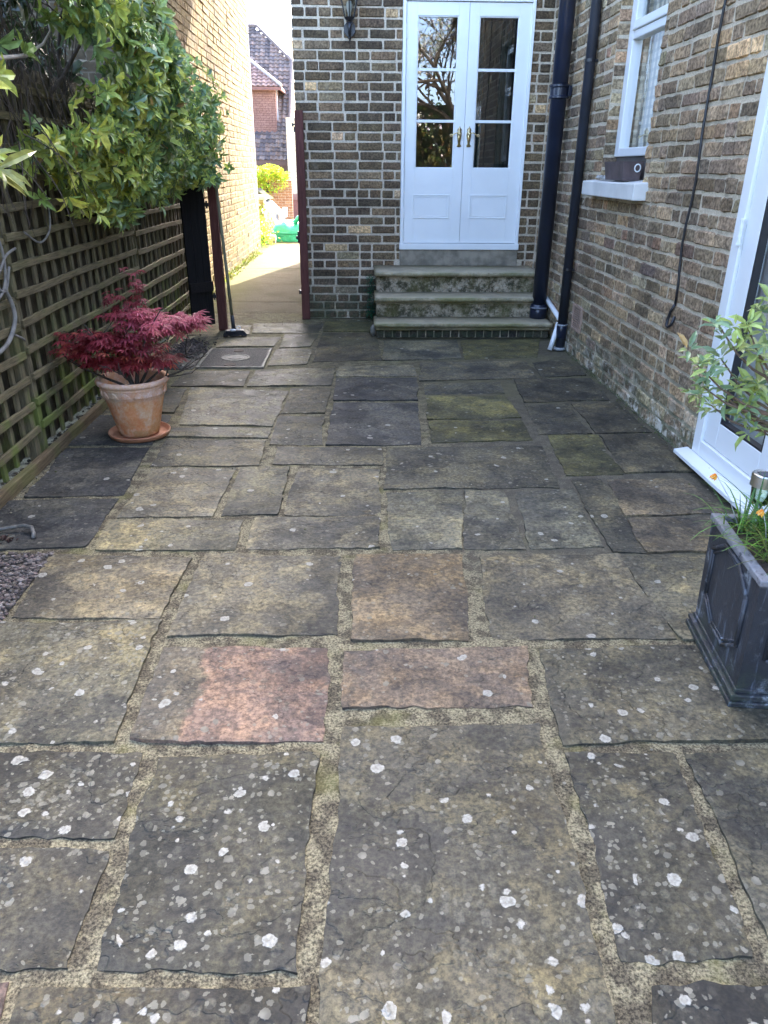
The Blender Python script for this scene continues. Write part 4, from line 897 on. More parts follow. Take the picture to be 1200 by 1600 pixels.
# broom
br = empty('broom', (-1.09, 6.53, 0), 'long handled broom with black bristles leaning on the open gate post', 'broom')
b = MB(); b.tube([(-1.105, 6.56, .10), (-1.135, 6.61, .6), (-1.176, 6.69, 1.22), (-1.19, 6.72, 1.38)], .013, 10); b.build('handle', m_wood('broom_handle', (.13, .13, .075), (.26, .24, .15), 'z'), br, smooth=True)
b = MB(); b.tube([(-1.100, 6.551, .035), (-1.108, 6.565, .17)], [.019, .016], 10); b.build('socket', M_black, br, smooth=True)
b = MB(); b.T = Matrix.Translation((-1.09, 6.53, 0)) @ Matrix.Rotation(.15, 4, 'Z')
b.prism([(-.085, .030), (.085, .030), (.075, .052), (-.075, .052)], 'y', -.03, .03); b.build('head', M_black, br, bevel=.005)
b = MB(); b.T = Matrix.Translation((-1.09, 6.53, 0)) @ Matrix.Rotation(.15, 4, 'Z')
for k in range(700):
    x, y = U(-.082, .082), U(-.028, .028); b.tube([(x, y, .034), (x * 1.25, y * 1.7 - .008, U(.003, .008))], [.0022, .0014], 3, False)
b.build('bristles', m_plain('bristle', (.018, .018, .02), .8), br)
b = MB(); b.T = Matrix.Translation((-1.055, 6.525, .058))
b.tube([(.018 * math.cos(k * .7), .002 * k * 0, .012 + .014 * math.sin(k * .7)) for k in range(10)], .0045, 6); b.build('clip', M_upvc, br, smooth=True)
b = MB(); b.T = Matrix.Translation((-1.10, 6.50, .056)); b.sphere((0, 0, 0), .022, 8, 6, sq=(1.3, .7, .5)); b.build('clip', M_upvc, br, smooth=True)
# hook on the ground
b = MB(); b.tube([(-1.75, 2.68, .012), (-1.45, 2.70, .020), (-1.36, 2.712, .030), (-1.325, 2.700, .028), (-1.308, 2.67, .016), (-1.300, 2.645, .008)], .008, 10)
tag(b.build('metal_hook', m_plain('old_iron', (.16, .15, .13), .6, metal=.3, var=.4, scale=40), None, (-1.4, 2.69, 0), smooth=True), 'bent grey metal rod hook lying on the slab at the left edge', 'hook')
b = MB(); 
for k in range(26): leaf(b, (-1.40 + random.gauss(0, .02), 2.625 + random.gauss(0, .008), .006 + U(0, .01)), rdir() + Vector((0, 0, .2)), (0, 0, 1), U(.012, .022), U(.008, .012), random.choice([(.05, .025, .02), (.12, .07, .05), (.03, .02, .018)]))
tag(b.build('dead_leaves', M_moss, None, (-1.40, 2.62, 0), fix=False), 'clump of dry brown leaves beside the metal hook', 'leaves')
# hoop at left edge
b = MB(); rr = .10; b.tube([(-1.565, 3.035 + rr * math.cos(k * math.pi / 12), .50 + rr * math.sin(k * math.pi / 12)) for k in range(25)], .013, 8)
tag(b.build('hoop', m_plain('lilac_plastic', (.30, .29, .36), .5), None, (-1.565, 3.035, .4), smooth=True), 'pale lilac plastic hoop hanging on the trellis, cut by the left photo edge', 'hoop')

# =====================================================================
#  POTTED MAPLE
# =====================================================================
PCX, PCY = -1.215, 3.905
t = NT('terracotta'); n1 = t.noise(12, 5, .65); n2 = t.noise(60, 5, .7); z = t.sep(t.P)[2]
c = t.mix(t.ramp(n1, .3, .7), (0.538, 0.205, 0.089), (0.666, 0.324, 0.162)); c = t.mix(t.ramp(t.noise(5, 5, .7), .42, .6, 0, .6), c, (0.666, 0.410, 0.204))
bloom = t.math('MULTIPLY', t.ramp(z, .20, .25), t.ramp(t.noise(7, 5, .7), .34, .50)); c = t.mix(t.math('MULTIPLY', bloom, .85), c, (.66, .50, .42))
c = t.mix(t.ramp(t.noise(9, 6, .75, t.scaled(t.P, (1, 1, .5))), .46, .62, 0, .75), c, (.62, .49, .36))
c = t.mix(t.math('MULTIPLY', t.ramp(z, .02, .16, 1, 0), t.ramp(n1, .4, .55, 0, .7)), c, (0.307, 0.216, 0.093)); c = t.mix(t.ramp(n2, .35, .7), t.mix(1., c, (0.922, 0.756, 0.578), 'MULTIPLY'), c)
M_pot = t.fin(c, .85, t.bump(t.math('ADD', n2, n1), .003, .5), 0, .3)
M_sauc = m_plain('saucer_clay', (.40, .17, .085), .6, var=.2, scale=14, bump=.2)
pot = empty('flower_pot', (PCX, PCY, .018), 'large weathered terracotta flower pot with a moulded whitish band, standing in a saucer', 'pot')
b = MB(); b.lathe((PCX, PCY, .018), [(.098, 0), (.104, .004), (.112, .03), (.135, .13), (.153, .205), (.156, .212), (.160, .216), (.166, .255), (.167, .262), (.171, .266), (.172, .27), (.168, .274), (.169, .278), (.184, .283), (.190, .291), (.191, .300), (.186, .309), (.176, .312), (.166, .307), (.162, .295), (.155, .24), (.152, .232)], 64)
b.build('pot_body', M_pot, pot, smooth=True)
b = MB(); 
for k in range(16):       # relief of swags on the band
    a0 = 2 * math.pi * k / 16
    for q in range(4):
        pts = []
        for s_ in range(9):
            u_ = s_ / 8; a = a0 + (u_ - .5) * .30 * (1 - q * .2); zz = .226 + .033 * (1 - abs(2 * u_ - 1) ** 1.7) * (.9 - q * .22) + .002; rr = .163 + (zz - .226) * .15 + .0015
            pts.append((PCX + rr * math.cos(a), PCY + rr * math.sin(a), .018 + zz))
        b.tube(pts, .0042, 6)
b.build('relief', M_pot, pot, smooth=True)
b = MB(); b.grid(24, 24, lambda i, j: (PCX + (i - .5) * .30, PCY + (j - .5) * .30, .250 + .006 * noise.noise(Vector((i * 20, j * 20, 0)))) if (i - .5) ** 2 + (j - .5) ** 2 < .25 else (PCX + (i - .5) / math.hypot(i - .5, j - .5) * .152, PCY + (j - .5) / math.hypot(i - .5, j - .5) * .152, .25))
b.build('soil', m_plain('compost', (.05, .035, .022), .98, var=.4, scale=40, bump=.8), pot, smooth=True, fix=False)
b = MB(); b.lathe((PCX, PCY, .003), [(.14, 0), (.155, .004), (.164, .022), (.1655, .027), (.162, .030), (.157, .027), (.150, .010), (.14, .008), (.02, .008)], 56)
tag(b.build('saucer', M_sauc, None, (PCX, PCY, .003), smooth=True), 'orange terracotta saucer under the large flower pot', 'saucer')
mp = empty('japanese_maple', (PCX, PCY, .27), 'small japanese maple with dark red feathery leaves growing in the terracotta pot', 'maple')
M_bark = m_wood('maple_bark', (.03, .022, .018), (.10, .085, .065), 'z')
tw = MB(); tips = []
def limb(p, d, L, r, depth):
    pts = [p]; rs = [r]
    for k in range(4):
        d = (d + rdir() * .22).normalized(); d.z = max(d.z, .12); p = p + d * L / 4; pts.append(p); rs.append(r * (1 - .14 * (k + 1)))
    tw.tube(pts, rs, 6)
    tips.append((pts[2], d)); tips.append((p, d))
    if depth:
        for k in range(3 if depth > 1 else 2):
            dd_ = (d + rdir() * .9); dd_.z = abs(dd_.z) * .35 + U(.05, .25); limb(pts[random.choice((2, 3, 4))], dd_.normalized(), L * U(.4, .6), r * .55, depth - 1)
cst = Vector((PCX + .01, PCY - .01, .25))
for (dx, dy, dz, L) in ((-.7, 0, .75, .30), (.9, -.1, .95, .33), (-.15, .1, 1, .24), (.4, .2, 1.0, .30), (-1.0, -.1, .40, .32), (1.0, .2, .62, .33), (.2, -.4, .6, .20)):
    limb(cst + Vector((U(-.02, .02), U(-.02, .02), 0)), Vector((dx, dy, dz)).normalized(), L, .0085, 2)
limb(cst, Vector((.14, 0, 1)), .50, .007, 0); limb(cst, Vector((-.25, 0, 1)), .42, .006, 1)
tw.tube([cst - Vector((0, 0, .02)), cst + Vector((-.02, 0, .07)), cst + Vector((-.035, 0, .15))], [.014, .012, .009], 8); tw.tube([cst - Vector((-.015, 0, .02)), cst + Vector((.02, 0, .06)), cst + Vector((.035, 0, .14))], [.009, .008, .006], 8)
tw.build('branches', M_bark, mp, smooth=True)
fo = MB()
def mleaf(c, d, L, col):
    d = Vector(d).normalized(); s = d.cross(Vector((U(-.3, .3), U(-.3, .3), 1))).normalized(); u = s.cross(d).normalized()
    for a, l in ((-2.05, .42), (-1.35, .72), (-.66, .92), (0, 1.0), (.66, .92), (1.35, .72), (2.05, .42)):
        dd_ = d * math.cos(a) + s * math.sin(a); ss = -d * math.sin(a) + s * math.cos(a); ll = L * l
        m = c + dd_ * ll * .45 - u * ll * .03; tp = c + dd_ * ll - u * ll * U(.12, .32); w_ = ll * .115
        fo.add([c, m + ss * w_ + u * w_ * .3, tp, m - ss * w_ + u * w_ * .3, m], [(0, 1, 4), (1, 2, 4), (0, 4, 3), (4, 2, 3)], col)
def mcol(z, x):
    k = U(.65, 1.35); h = max(0, min(1, (z - .42) / .25)) * (.5 + .5 * (x > PCX))  # upper leaves, more so at right, painted pinker as lit highlights
    a = Vector((.22, .022, .024)) if R() < .85 else Vector((.34, .07, .03)); c2 = Vector((.50, .10, .15)); v = a.lerp(c2, h * U(.5, 1)) * k
    return (v.x, v.y, v.z)
lens = [(-.15, 0, .53, .24, .12, .05), (.17, 0, .60, .22, .13, .05), (.02, -.03, .50, .20, .14, .07), (.04, .05, .64, .16, .12, .04), (-.24, -.02, .48, .15, .10, .045), (.30, .02, .62, .13, .09, .035), (.0, -.06, .42, .17, .10, .03), (.17, -.03, .43, .12, .10, .025), (-.13, -.03, .42, .12, .10, .025)]
for (lx, ly_, lz, rx, ry, rz) in lens:
    for k in range(int(250 * rx / .24 * (.6 + rz * 8))):
        p = Vector((random.gauss(0, .5), random.gauss(0, .5), random.gauss(0, .5)))
        if p.length > 1.1: continue
        c = Vector((PCX + lx + p.x * rx, PCY + ly_ + p.y * ry, lz + p.z * rz + .03 * p.x * 0))
        if math.hypot(c.x - PCX, c.y - PCY) < .17 and c.z < .34: continue
        out_ = Vector((c.x - PCX, c.y - PCY - .1, 0)).normalized() + rdir() * .7; out_.z = U(-.5, .2)
        mleaf(c, out_, U(.035, .062), mcol(c.z, c.x))
for (lx, lz, n_) in ((.085, .80, 12), (.08, .86, 8), (.07, .72, 14), (-.05, .74, 16), (-.02, .70, 10)):
    for k in range(n_):
        c = Vector((PCX + lx + random.gauss(0, .026), PCY + random.gauss(0, .03), lz + random.gauss(0, .016))); mleaf(c, Vector((U(-1, 1), U(-1, .3), U(-.5, .1))), U(.03, .05), (.20, .03, .04))
fo.build('foliage', m_leaf('maple_leaf', .5, .30, .4, .25), mp, fix=False)

# =====================================================================
#  EVERGREEN SHRUB OVER THE FENCE
# =====================================================================
def rosette(mb, c, d, n, L, W, pal, spread=.9, droop=.3):
    d = Vector(d).normalized(); a = d.orthogonal().normalized(); b_ = d.cross(a); r0 = U(0, 6.3); k0 = U(.75, 1.25); base = random.choice(pal)
    for k in range(n):
        t_ = r0 + k * 2.4; sp = spread * U(.6, 1.25); v = d * U(.35, .9) + (a * math.cos(t_) + b_ * math.sin(t_)) * sp; v.z -= .12
        cc_ = base if R() < .7 else (random.choice(pal) if R() < .96 or len(pal) < 4 else (.34, .22, .08)); kk = k0 * U(.8, 1.2); ll = L * U(.5, 1.2)
        leaf(mb, Vector(c) + v * .006, v, d, ll, W * ll / L * U(.85, 1.15), tuple(x * kk for x in cc_), droop * U(.3, 1.4))
sh = empty('evergreen_shrub', (-1.75, 4.5, 0), 'large evergreen shrub with glossy pointed leaves and bare twigs spilling over the trellis fence', 'shrub')
M_hl = m_leaf('shrub_leaf', .30, .22, .6, .22)
palH = [(0.208, 0.300, 0.072)] * 4 + [(0.146, 0.231, 0.072)] * 3 + [(0.333, 0.407, 0.086)] * 3 + [(0.478, 0.512, 0.101)] * 2 + [(0.125, 0.212, 0.094)] * 2 + [(0.416, 0.442, 0.216)]
palX = [(.30, .14, .07), (.40, .28, .12)]; palHy = [(0.468, 0.515, 0.092)] * 3 + [(0.324, 0.402, 0.079)] * 2 + [(0.594, 0.580, 0.119), (0.180, 0.258, 0.066)]
hl = MB(); stems = MB()
def zlo(y): return 1.47 if y < 3.7 else (1.43 - .31 * min(1, (y - 3.7) / .9) if y < 5.3 else 1.12 + .09 * (y - 5.3))
def zhi(y): return 2.95 if y < 4.6 else 2.95 - (y - 4.6) ** 1.35 * .62
def front(y, z):
    # bulge of the crown towards the patio
    zc = .5 * (zlo(y) + zhi(y)); h = max(.15, .5 * (zhi(y) - zlo(y))); q = max(0, 1 - ((z - zc) / h) ** 2) ** .5
    e = max(0, 1 - max(0, (y - 5.2) / 1.9) ** 2) ** .5
    return -1.62 + (.10 + .42 * q * e) * (1 if y > 3.5 else .9) + .07 * noise.noise(Vector((y * 2.2, z * 2.4, 1)))
def hollow(y, z):   # bare twiggy pocket
    zc_ = 1.74 + (y - 3.4) * -.02; d = ((y - 3.45) / .95) ** 2 + ((z - zc_) / .28) ** 2
    return d < 1 + .5 * noise.noise(Vector((y * 4, z * 5, 3)))
def clump(y, z): return noise.noise(Vector((y * 3.1, z * 3.4, 8)))
for k in range(5200):
    y = U(1.9, 6.95); z = U(.98, 2.9)
    if not (zlo(y) - .02 < z < zhi(y)): continue
    hol = hollow(y, z)
    if hol and R() > .05: continue
    cl = clump(y, z)
    dep = abs(random.gauss(0, .10)) + (0 if cl > -.05 else .10)
    x = front(y, z) - dep
    d = Vector((1 - .3 * dep, -.35 + U(-.5, .5), U(-.7, .9) + (z - 1.7) * .5)) + rdir() * .45
    if x > -1.66 or z > 1.8: 
        pal = palHy if (z < 1.70 and y < 4.8 and R() < .40) or (cl > .25 and R() < .4) else palH
        if y > 5.5: pal = palH
        L = U(.050, .080) if y > 5.3 else U(.062, .098)
        rosette(hl, (x, y, z), d, random.choice((6, 7, 8)), L, L * .38, pal)
for k in range(230):
    a = rdir(); y = 6.45 + a.y * .42; z = 1.66 + a.z * .44; x = -1.30 + a.x * .30 - .12 * abs(random.gauss(0, 1)) * (a.x > 0)
    rosette(hl, (x, y, z), a + Vector((.3, -.6, 0)), 7, U(.05, .075), .024, palH)
for k in range(80):
    rosette(hl, (-1.22 + random.gauss(0, .09), 6.45 + U(-.15, .2), U(1.24, 1.85)), (U(-.2, .8), -1, U(-.4, .5)), 7, U(.055, .08), .026, palH)
# hanging sprays below the main mass
for (y, z, n_) in ((4.75, 1.07, 8), (4.9, 1.0, 5), (5.0, 1.08, 8), (4.35, 1.13, 4), (3.75, 1.22, 2), (5.6, 1.12, 9), (6.1, 1.17, 10), (6.5, 1.2, 10), (3.25, 1.33, 2), (4.1, 1.25, 7)):
    for k in range(n_): rosette(hl, (-1.48 + U(-.04, .12), y + U(-.12, .12), z + U(-.03, .12)), (U(.2, 1), U(-.6, .2), U(-.9, .1)), 7, U(.07, .095), .027, palHy if R() < .4 else palH)
# near spray of long yellow leaves at the left edge
for k in range(5): rosette(hl, (-1.10 + U(-.10, .03), 2.42 + U(-.1, .1), 1.33 + U(-.07, .05)), (U(.3, 1), -.3, U(-.2, .6)), 6, U(.10, .125), .028, [(.24, .26, .05), (.30, .30, .07)])
# top left, upper sprays nearer the camera
for k in range(40):
    y = U(2.2, 3.3); rosette(hl, (-1.50 + U(-.12, .12), y, U(1.9, 2.3)), (U(.2, 1), U(-.6, 0), U(-.4, .7)), 7, U(.07, .10), .028, palHy if R() < .5 else palH)
for k in range(1500):  # deep layer behind, leaves coloured dark for the shade inside the shrub
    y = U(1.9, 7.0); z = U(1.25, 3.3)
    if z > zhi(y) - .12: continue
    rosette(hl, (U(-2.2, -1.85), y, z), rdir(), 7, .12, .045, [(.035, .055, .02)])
hl.build('foliage', M_hl, sh, fix=False)
for k in range(620):
    y = U(2.3, 4.8); z = U(1.35, 2.15)
    if not hollow(y * .9 + .35, z) and R() > .45: continue
    x = U(-1.78, -1.42); p = Vector((x, y, z)); d = Vector((U(-.3, .35), U(-.9, .5), U(-1.2, .1))).normalized(); pts = [p]
    for s_ in range(6): d = (d + Vector((0, .02, -.13)) + rdir() * .14).normalized(); p = p + d * .062; pts.append(p)
    stems.tube(pts, [.0032, .003, .0026, .0024, .002, .0016, .0012], 4, False)
for k in range(16):
    p = Vector((-1.85 + U(-.1, .1), U(2.4, 5.0), .9)); d = Vector((-.1, U(-.3, .3), 1)).normalized(); pts = [p]
    for s_ in range(8): d = (d + rdir() * .3).normalized(); p = p + d * .2; pts.append(p)
    stems.tube(pts, [.022 - .0022 * q for q in range(9)], 7, False)
stems.build('twigs', m_plain('twig', (.075, .058, .045), .9, var=.35, scale=20), sh, smooth=True, fix=False)
b = MB(); b.tube([(-1.22, 2.45, 1.66), (-1.24, 2.75, 1.655), (-1.28, 3.1, 1.69), (-1.33, 3.5, 1.745), (-1.38, 3.85, 1.83), (-1.40, 4.02, 1.90), (-1.42, 4.06, 1.96)], [.009, .0085, .008, .007, .006, .0045, .003], 8)
b.build('branch', m_plain('pale_branch', (.30, .26, .21), .8), sh, smooth=True)
# grey vine stems on the trellis
b = MB()
for (pts, r_) in (([(-1.575, 3.42, 1.15), (-1.57, 3.47, 1.02), (-1.572, 3.47, .93), (-1.57, 3.43, .86), (-1.572, 3.36, .82), (-1.57, 3.30, .83), (-1.57, 3.2, .86)], .007),
                  ([(-1.575, 3.52, .93), (-1.57, 3.44, .845), (-1.57, 3.38, .85), (-1.572, 3.38, .90), (-1.57, 3.42, .93), (-1.57, 3.5, .98), (-1.575, 3.62, 1.0)], .006),
                  ([(-1.572, 3.42, .85), (-1.57, 3.46, .79), (-1.57, 3.47, .72), (-1.572, 3.42, .66), (-1.57, 3.33, .62), (-1.57, 3.2, .60)], .010),
                  ([(-1.572, 3.42, .65), (-1.57, 3.49, .62), (-1.575, 3.53, .60)], .006), ([(-1.575, 3.75, 1.06), (-1.57, 3.9, 1.0), (-1.57, 4.05, 1.05), (-1.575, 4.1, 1.15)], .005)):
    sp = []
    for i in range(len(pts) - 1):
        for q in range(4):
            P = [Vector(pts[max(0, min(len(pts) - 1, i + o_))]) for o_ in (-1, 0, 1, 2)]; t_ = q / 4
            sp.append(.5 * ((2 * P[1]) + (P[2] - P[0]) * t_ + (2 * P[0] - 5 * P[1] + 4 * P[2] - P[3]) * t_ ** 2 + (3 * P[1] - P[0] - 3 * P[2] + P[3]) * t_ ** 3))
    b.tube(sp + [pts[-1]], r_, 7)
tag(b.build('vine', m_plain('vine_stem', (.17, .16, .14), .9, var=.3, scale=25, bump=.4), None, (-1.57, 3.4, .9), smooth=True), 'bare grey vine stem twisting through the trellis at the left edge', 'vine')

# =====================================================================
#  LEAD-LOOK PLANTER, GRASSES, SOLAR LIGHT, SHRUB AT RIGHT
# =====================================================================
PT = Matrix.Translation((1.03, 1.60, .004)) @ Matrix.Rotation(math.radians(-7), 4, 'Z')     # local: x right, y away, near-left corner
pl = empty('planter', (1.2, 1.8, .004), 'square lead grey planter with octagonal moulded panels at the right edge', 'planter')
t = NT('lead_finish'); n1 = t.noise(4.5, 6, .65, t.scaled(t.P, (1, 1, .45))); n2 = t.noise(28, 6, .75); n3 = t.noise(90, 4, .7); z = t.sep(t.P)[2]
c = t.mix(t.ramp(n1, .3, .7), (0.015, 0.016, 0.019), (0.032, 0.033, 0.038)); c = t.mix(t.math('MULTIPLY', t.ramp(n2, .55, .68), t.ramp(n1, .45, .6, 0, .6)), c, (0.115, 0.115, 0.120))
c = t.mix(t.math('MULTIPLY', t.ramp(z, .375, .392), t.ramp(n2, .36, .52)), c, (0.176, 0.171, 0.177)); c = t.mix(t.math('MULTIPLY', t.ramp(z, .02, .16, 1, 0), t.ramp(n2, .42, .60, 0, .7)), c, (0.038, 0.049, 0.030))
strk = t.noise(9, 5, .65, t.scaled(t.P, (3, 3, .45))); c = t.mix(t.ramp(strk, .54, .66, 0, .6), c, (.13, .15, .18)); c = t.mix(t.math('MULTIPLY', t.ramp(t.noise(6, 6, .75), .57, .68, 0, .7), t.ramp(n3, .35, .6)), c, (.27, .29, .31))
M_lead = t.fin(c, .55, t.bump(t.math('ADD', n2, n3), .002, .6), 0, .5)
def tz(mb, x, y, z): return (x, y, z)
S0, S1, H1 = .382, .400, .396      # base / top widths
def sidept(side, u_, z, out_=0.0):
    s_ = S0 + (S1 - S0) * z / H1; o_ = (S0 - s_) / 2; a = o_ + u_ * s_
    return {'l': (o_ - out_, a, z), 'f': (a, o_ - out_, z), 'r': (o_ + s_ + out_, a, z), 'b': (a, o_ + s_ + out_, z)}[side]
b = MB(); b.T = PT
for sd in 'lfrb': b.grid(2, 4, lambda i, j: sidept(sd, i, .03 + (H1 - .03) * j))
b.quad((.02, .02, .36), (.37, .02, .36), (.37, .37, .36), (.02, .37, .36))
b.build('body', M_lead, pl, fix=False)
b = MB(); b.T = PT
for (o_, z0, z1) in ((.020, 0, .016), (.013, .016, .026), (.017, .026, .038), (.006, .038, .052)): b.box(-o_, -o_, z0, S0 + o_, S0 + o_, z1)
b.build('plinth', M_lead, pl, bevel=.003)
b = MB(); b.T = PT; q = .004; oo = (S0 - S1) / 2 - .006; ss = S1 + .012
for (a0, b0, a1, b1) in ((oo, oo, oo + .030, oo + ss), (oo + ss - .030, oo, oo + ss, oo + ss), (oo + .030, oo, oo + ss - .030, oo + .030), (oo + .030, oo + ss - .030, oo + ss - .030, oo + ss)): b.box(a0, b0, H1 - .016, a1, b1, H1 + .004)
b.build('rim', M_lead, pl, bevel=.004)
for sd in 'lf':
    for (s_, rr, ou) in ((1.0, .0062, .003), (.90, .0035, .002)):
        b = MB(); b.T = PT; pts = []
        for (u_, v_) in ((.36, .10), (.64, .10), (.87, .27), (.87, .73), (.64, .90), (.36, .90), (.13, .73), (.13, .27), (.36, .10), (.64, .10)):
            pts.append(sidept(sd, .5 + (u_ - .5) * .98 * s_, .065 + .335 * (.5 + (v_ - .5) * s_), ou))
        for k in range(8): b.tube([pts[k], pts[k + 1]], rr, 8); b.sphere(pts[k + 1], rr, 8, 6)
        b.build('panel_moulding', M_lead, pl, smooth=True)
b = MB(); b.T = PT; b.box(.012, .012, .20, S0 - .012, S0 - .012, .375)
b.build('soil', bpy.data.materials['compost'], pl)
gr = MB(); gr.T = PT
M_gr = m_leaf('grass_blade', .5, .3, .4, .25)
def blade(mb, p, d, L, w_, col, bend=.6, n=6):
    p = Vector(p); d = Vector(d).normalized(); V = []; side = d.cross(Vector((0, 0, 1))); side = side.normalized() if side.length > .05 else Vector((1, 0, 0)); hz = Vector((d.x, d.y, 0)).normalized() if abs(d.x) + abs(d.y) > 0 else Vector((1, 0, 0))
    for i in range(n + 1):
        t_ = i / n; ww = w_ * (1 - t_ ** 2) + .0004; V += [p - side * ww, p + side * ww]; p = p + d * L / n; d = (d + hz * bend / n + Vector((0, 0, -bend * t_ * .5))).normalized()
    mb.add(V, [(2 * i, 2 * i + 1, 2 * i + 3, 2 * i + 2) for i in range(n)], col)
for (gx, gy, n_) in ((.07, .33, 40), (.13, .34, 40), (.14, .22, 90), (.20, .26, 90), (.26, .22, 90), (.16, .12, 80), (.24, .10, 90), (.32, .12, 60), (.09, .14, 40), (.30, .30, 60)):
    for k in range(n_):
        a = U(0, 6.28); e = U(.25, 1.4); blade(gr, (gx + random.gauss(0, .02), gy + random.gauss(0, .02), .37), (math.cos(a), math.sin(a), e * 1.3), U(.10, .26), U(.0015, .003), tuple(v * U(.6, 1.3) for v in random.choice([(.12, .22, .03), (.16, .27, .04), (.09, .17, .03)])), U(.4, 1.6))
for (gx, gy, L_, dx) in ((.06, .335, .19, .10), (.075, .34, .16, .35), (.05, .33, .12, -.08), (.10, .30, .17, .3), (.07, .30, .2, .05)):
    blade(gr, (gx, gy, .37), (dx, .1, 1), L_, .0045, (.06, .14, .035), .12)
tag(gr.build('grass_tuft', M_gr, None, (1.2, 1.8, .37), fix=False), 'long thin green grassy leaves growing in the lead grey planter', 'grass plant')
def flower(px_, py_, zt, bx, by, lab):
    f = empty('spring_flower', PT @ Vector((bx, by, .37)), lab, 'flower'); b = MB(); b.T = PT
    b.tube([(bx, by, .37), ((bx + px_) / 2, (by + py_) / 2, .37 + (zt - .37) * .6), (px_, py_, zt)], [.0018, .0015, .0012], 5); b.build('stem', M_hl, f, smooth=True)
    b = MB(); b.T = PT; c = Vector((px_, py_, zt))
    for k in range(6):
        a = k * 1.05; d = Vector((math.cos(a) * .6 - .5, math.sin(a) * .6, -.75)); leaf(b, c, d, (0, 0, 1), .022, .010, (.85, .42, .06) if k % 2 else (.85, .55, .15), .1)
    b.tube([c, c + Vector((-.010, 0, -.014))], [.004, .006], 8, True, (.85, .30, .03)); b.build('petals', m_leaf('petal', .6, .4, .3, .1), f, fix=False)
flower(-.043, .347, .545, .055, .335, 'small orange and yellow flower on a bent stem leaning left out of the planter')
flower(.047, .205, .500, .09, .22, 'small orange flower at the right photo edge beside the solar light')
# solar light
slx, sly = .101, .362
so = empty('solar_light', PT @ Vector((slx, sly, .37)), 'steel capped solar garden light with clear crackled glass, staked in the planter', 'solar light')
def plv(x, y, z): p = PT @ Vector((x, y, z)); return (p.x, p.y, p.z)
b = MB(); b.tube([plv(slx - .012, sly - .05, .30), plv(slx, sly, .452)], [.006, .0085], 10); b.build('stake', m_plain('clear_plastic', (.45, .50, .48), .15), so, smooth=True)
cx_, cy_, cz_ = plv(slx + .004, sly + .004, .416)
b = MB(); b.lathe((cx_, cy_, cz_), [(.012, .03), (.022, .035), (.028, .05), (.031, .085), (.031, .095)], 24); b.build('glass', m_glass('crackle_glass', (.8, .9, .8), 1.8, 1.6), so, smooth=True)
b = MB(); b.lathe((cx_, cy_, cz_ + .09), [(.034, 0), (.0375, .001), (.0375, .036), (.036, .039), (.033, .0395), (.030, .036), (.004, .036)], 32); b.build('cap', M_steel, so, smooth=False, bevel=.001)
b = MB(); b.box(cx_ - .018, cy_ - .018, cz_ + .1262, cx_ + .018, cy_ + .018, cz_ + .128); b.build('solar_panel', m_plain('cell', (.03, .03, .05), .2), so)
# right-hand shrub (long leaves in whorls)
rs = empty('laurel_shrub', (1.33, 1.93, .37), 'leafy light green shrub with long pointed leaves in whorls in front of the glazed door', 'shrub')
M_rl = m_leaf('laurel_leaf', .38, .30, .5, .2); palR = [(0.220, 0.284, 0.094)] * 3 + [(0.297, 0.367, 0.099)] * 2 + [(0.165, 0.242, 0.121)] * 3 + [(0.374, 0.420, 0.154)]
b = MB(); tl = MB()
root = Vector((1.34, 1.93, .37))
whorls = [((.93, 1.98, .86), .07), ((.985, 2.0, .955), .06), ((1.01, 2.02, .87), .075), ((1.055, 2.0, .965), .065), ((1.04, 2.0, .78), .085), ((1.09, 1.98, .89), .085), ((1.12, 2.0, .80), .09), ((1.12, 2.02, 1.02), .07), ((1.18, 2.0, .93), .08), ((1.17, 1.95, .78), .085), ((.955, 1.98, .80), .065), ((1.20, 2.0, 1.03), .07), ((1.09, 2.0, .72), .08), ((1.23, 1.96, .85), .085), ((1.0, 2.0, .74), .07), ((1.13, 1.98, .70), .08), ((1.26, 2.0, .95), .08), ((1.3, 1.95, .8), .09), ((1.32, 2.0, 1.05), .08)]
for (p, L) in whorls:
    p = Vector(p); L *= .74; rosette(tl, p, (U(-.4, .1), U(-.6, .1), U(.3, 1)), random.choice((7, 8, 9)), L, L * .34, palR, 1.1, .25)
    rosette(tl, p - Vector((U(-.02, .02), 0, .025)), (U(-.5, .5), U(-.8, .2), U(-.2, .6)), 5, L * .8, L * .26, palR, 1.1, .4)
    for q_ in range(2): rosette(tl, p + Vector((U(-.045, .045), U(-.03, .03), U(-.04, .04))), (U(-.5, .2), U(-.7, .1), U(0, 1)), 6, L * .9, L * .28, palR, 1.1, .3)
    h = Vector((1.26, 1.95, .64 + .1 * R())) if p.z < .9 else Vector((1.22, 1.97, .78))
    m = p.lerp(h, .45) + Vector((0, 0, -.03)) ; b.tube([p, p.lerp(m, .5) + Vector((0, 0, -.01)), m, h], [.0022, .003, .004, .0055], 6, False)
b.tube([root, (1.30, 1.94, .50), (1.26, 1.95, .66), (1.22, 1.97, .80)], [.012, .011, .009, .006], 8)
b.tube([(1.26, 1.95, .66), (1.18, 1.97, .685), (1.10, 1.98, .72), (1.04, 1.99, .76)], [.007, .006, .0045, .003], 7)
b.build('branches', m_plain('shrub_bark', (.13, .085, .055), .8, var=.3, scale=40), rs, smooth=True)
tl.build('foliage', M_rl, rs, fix=False)

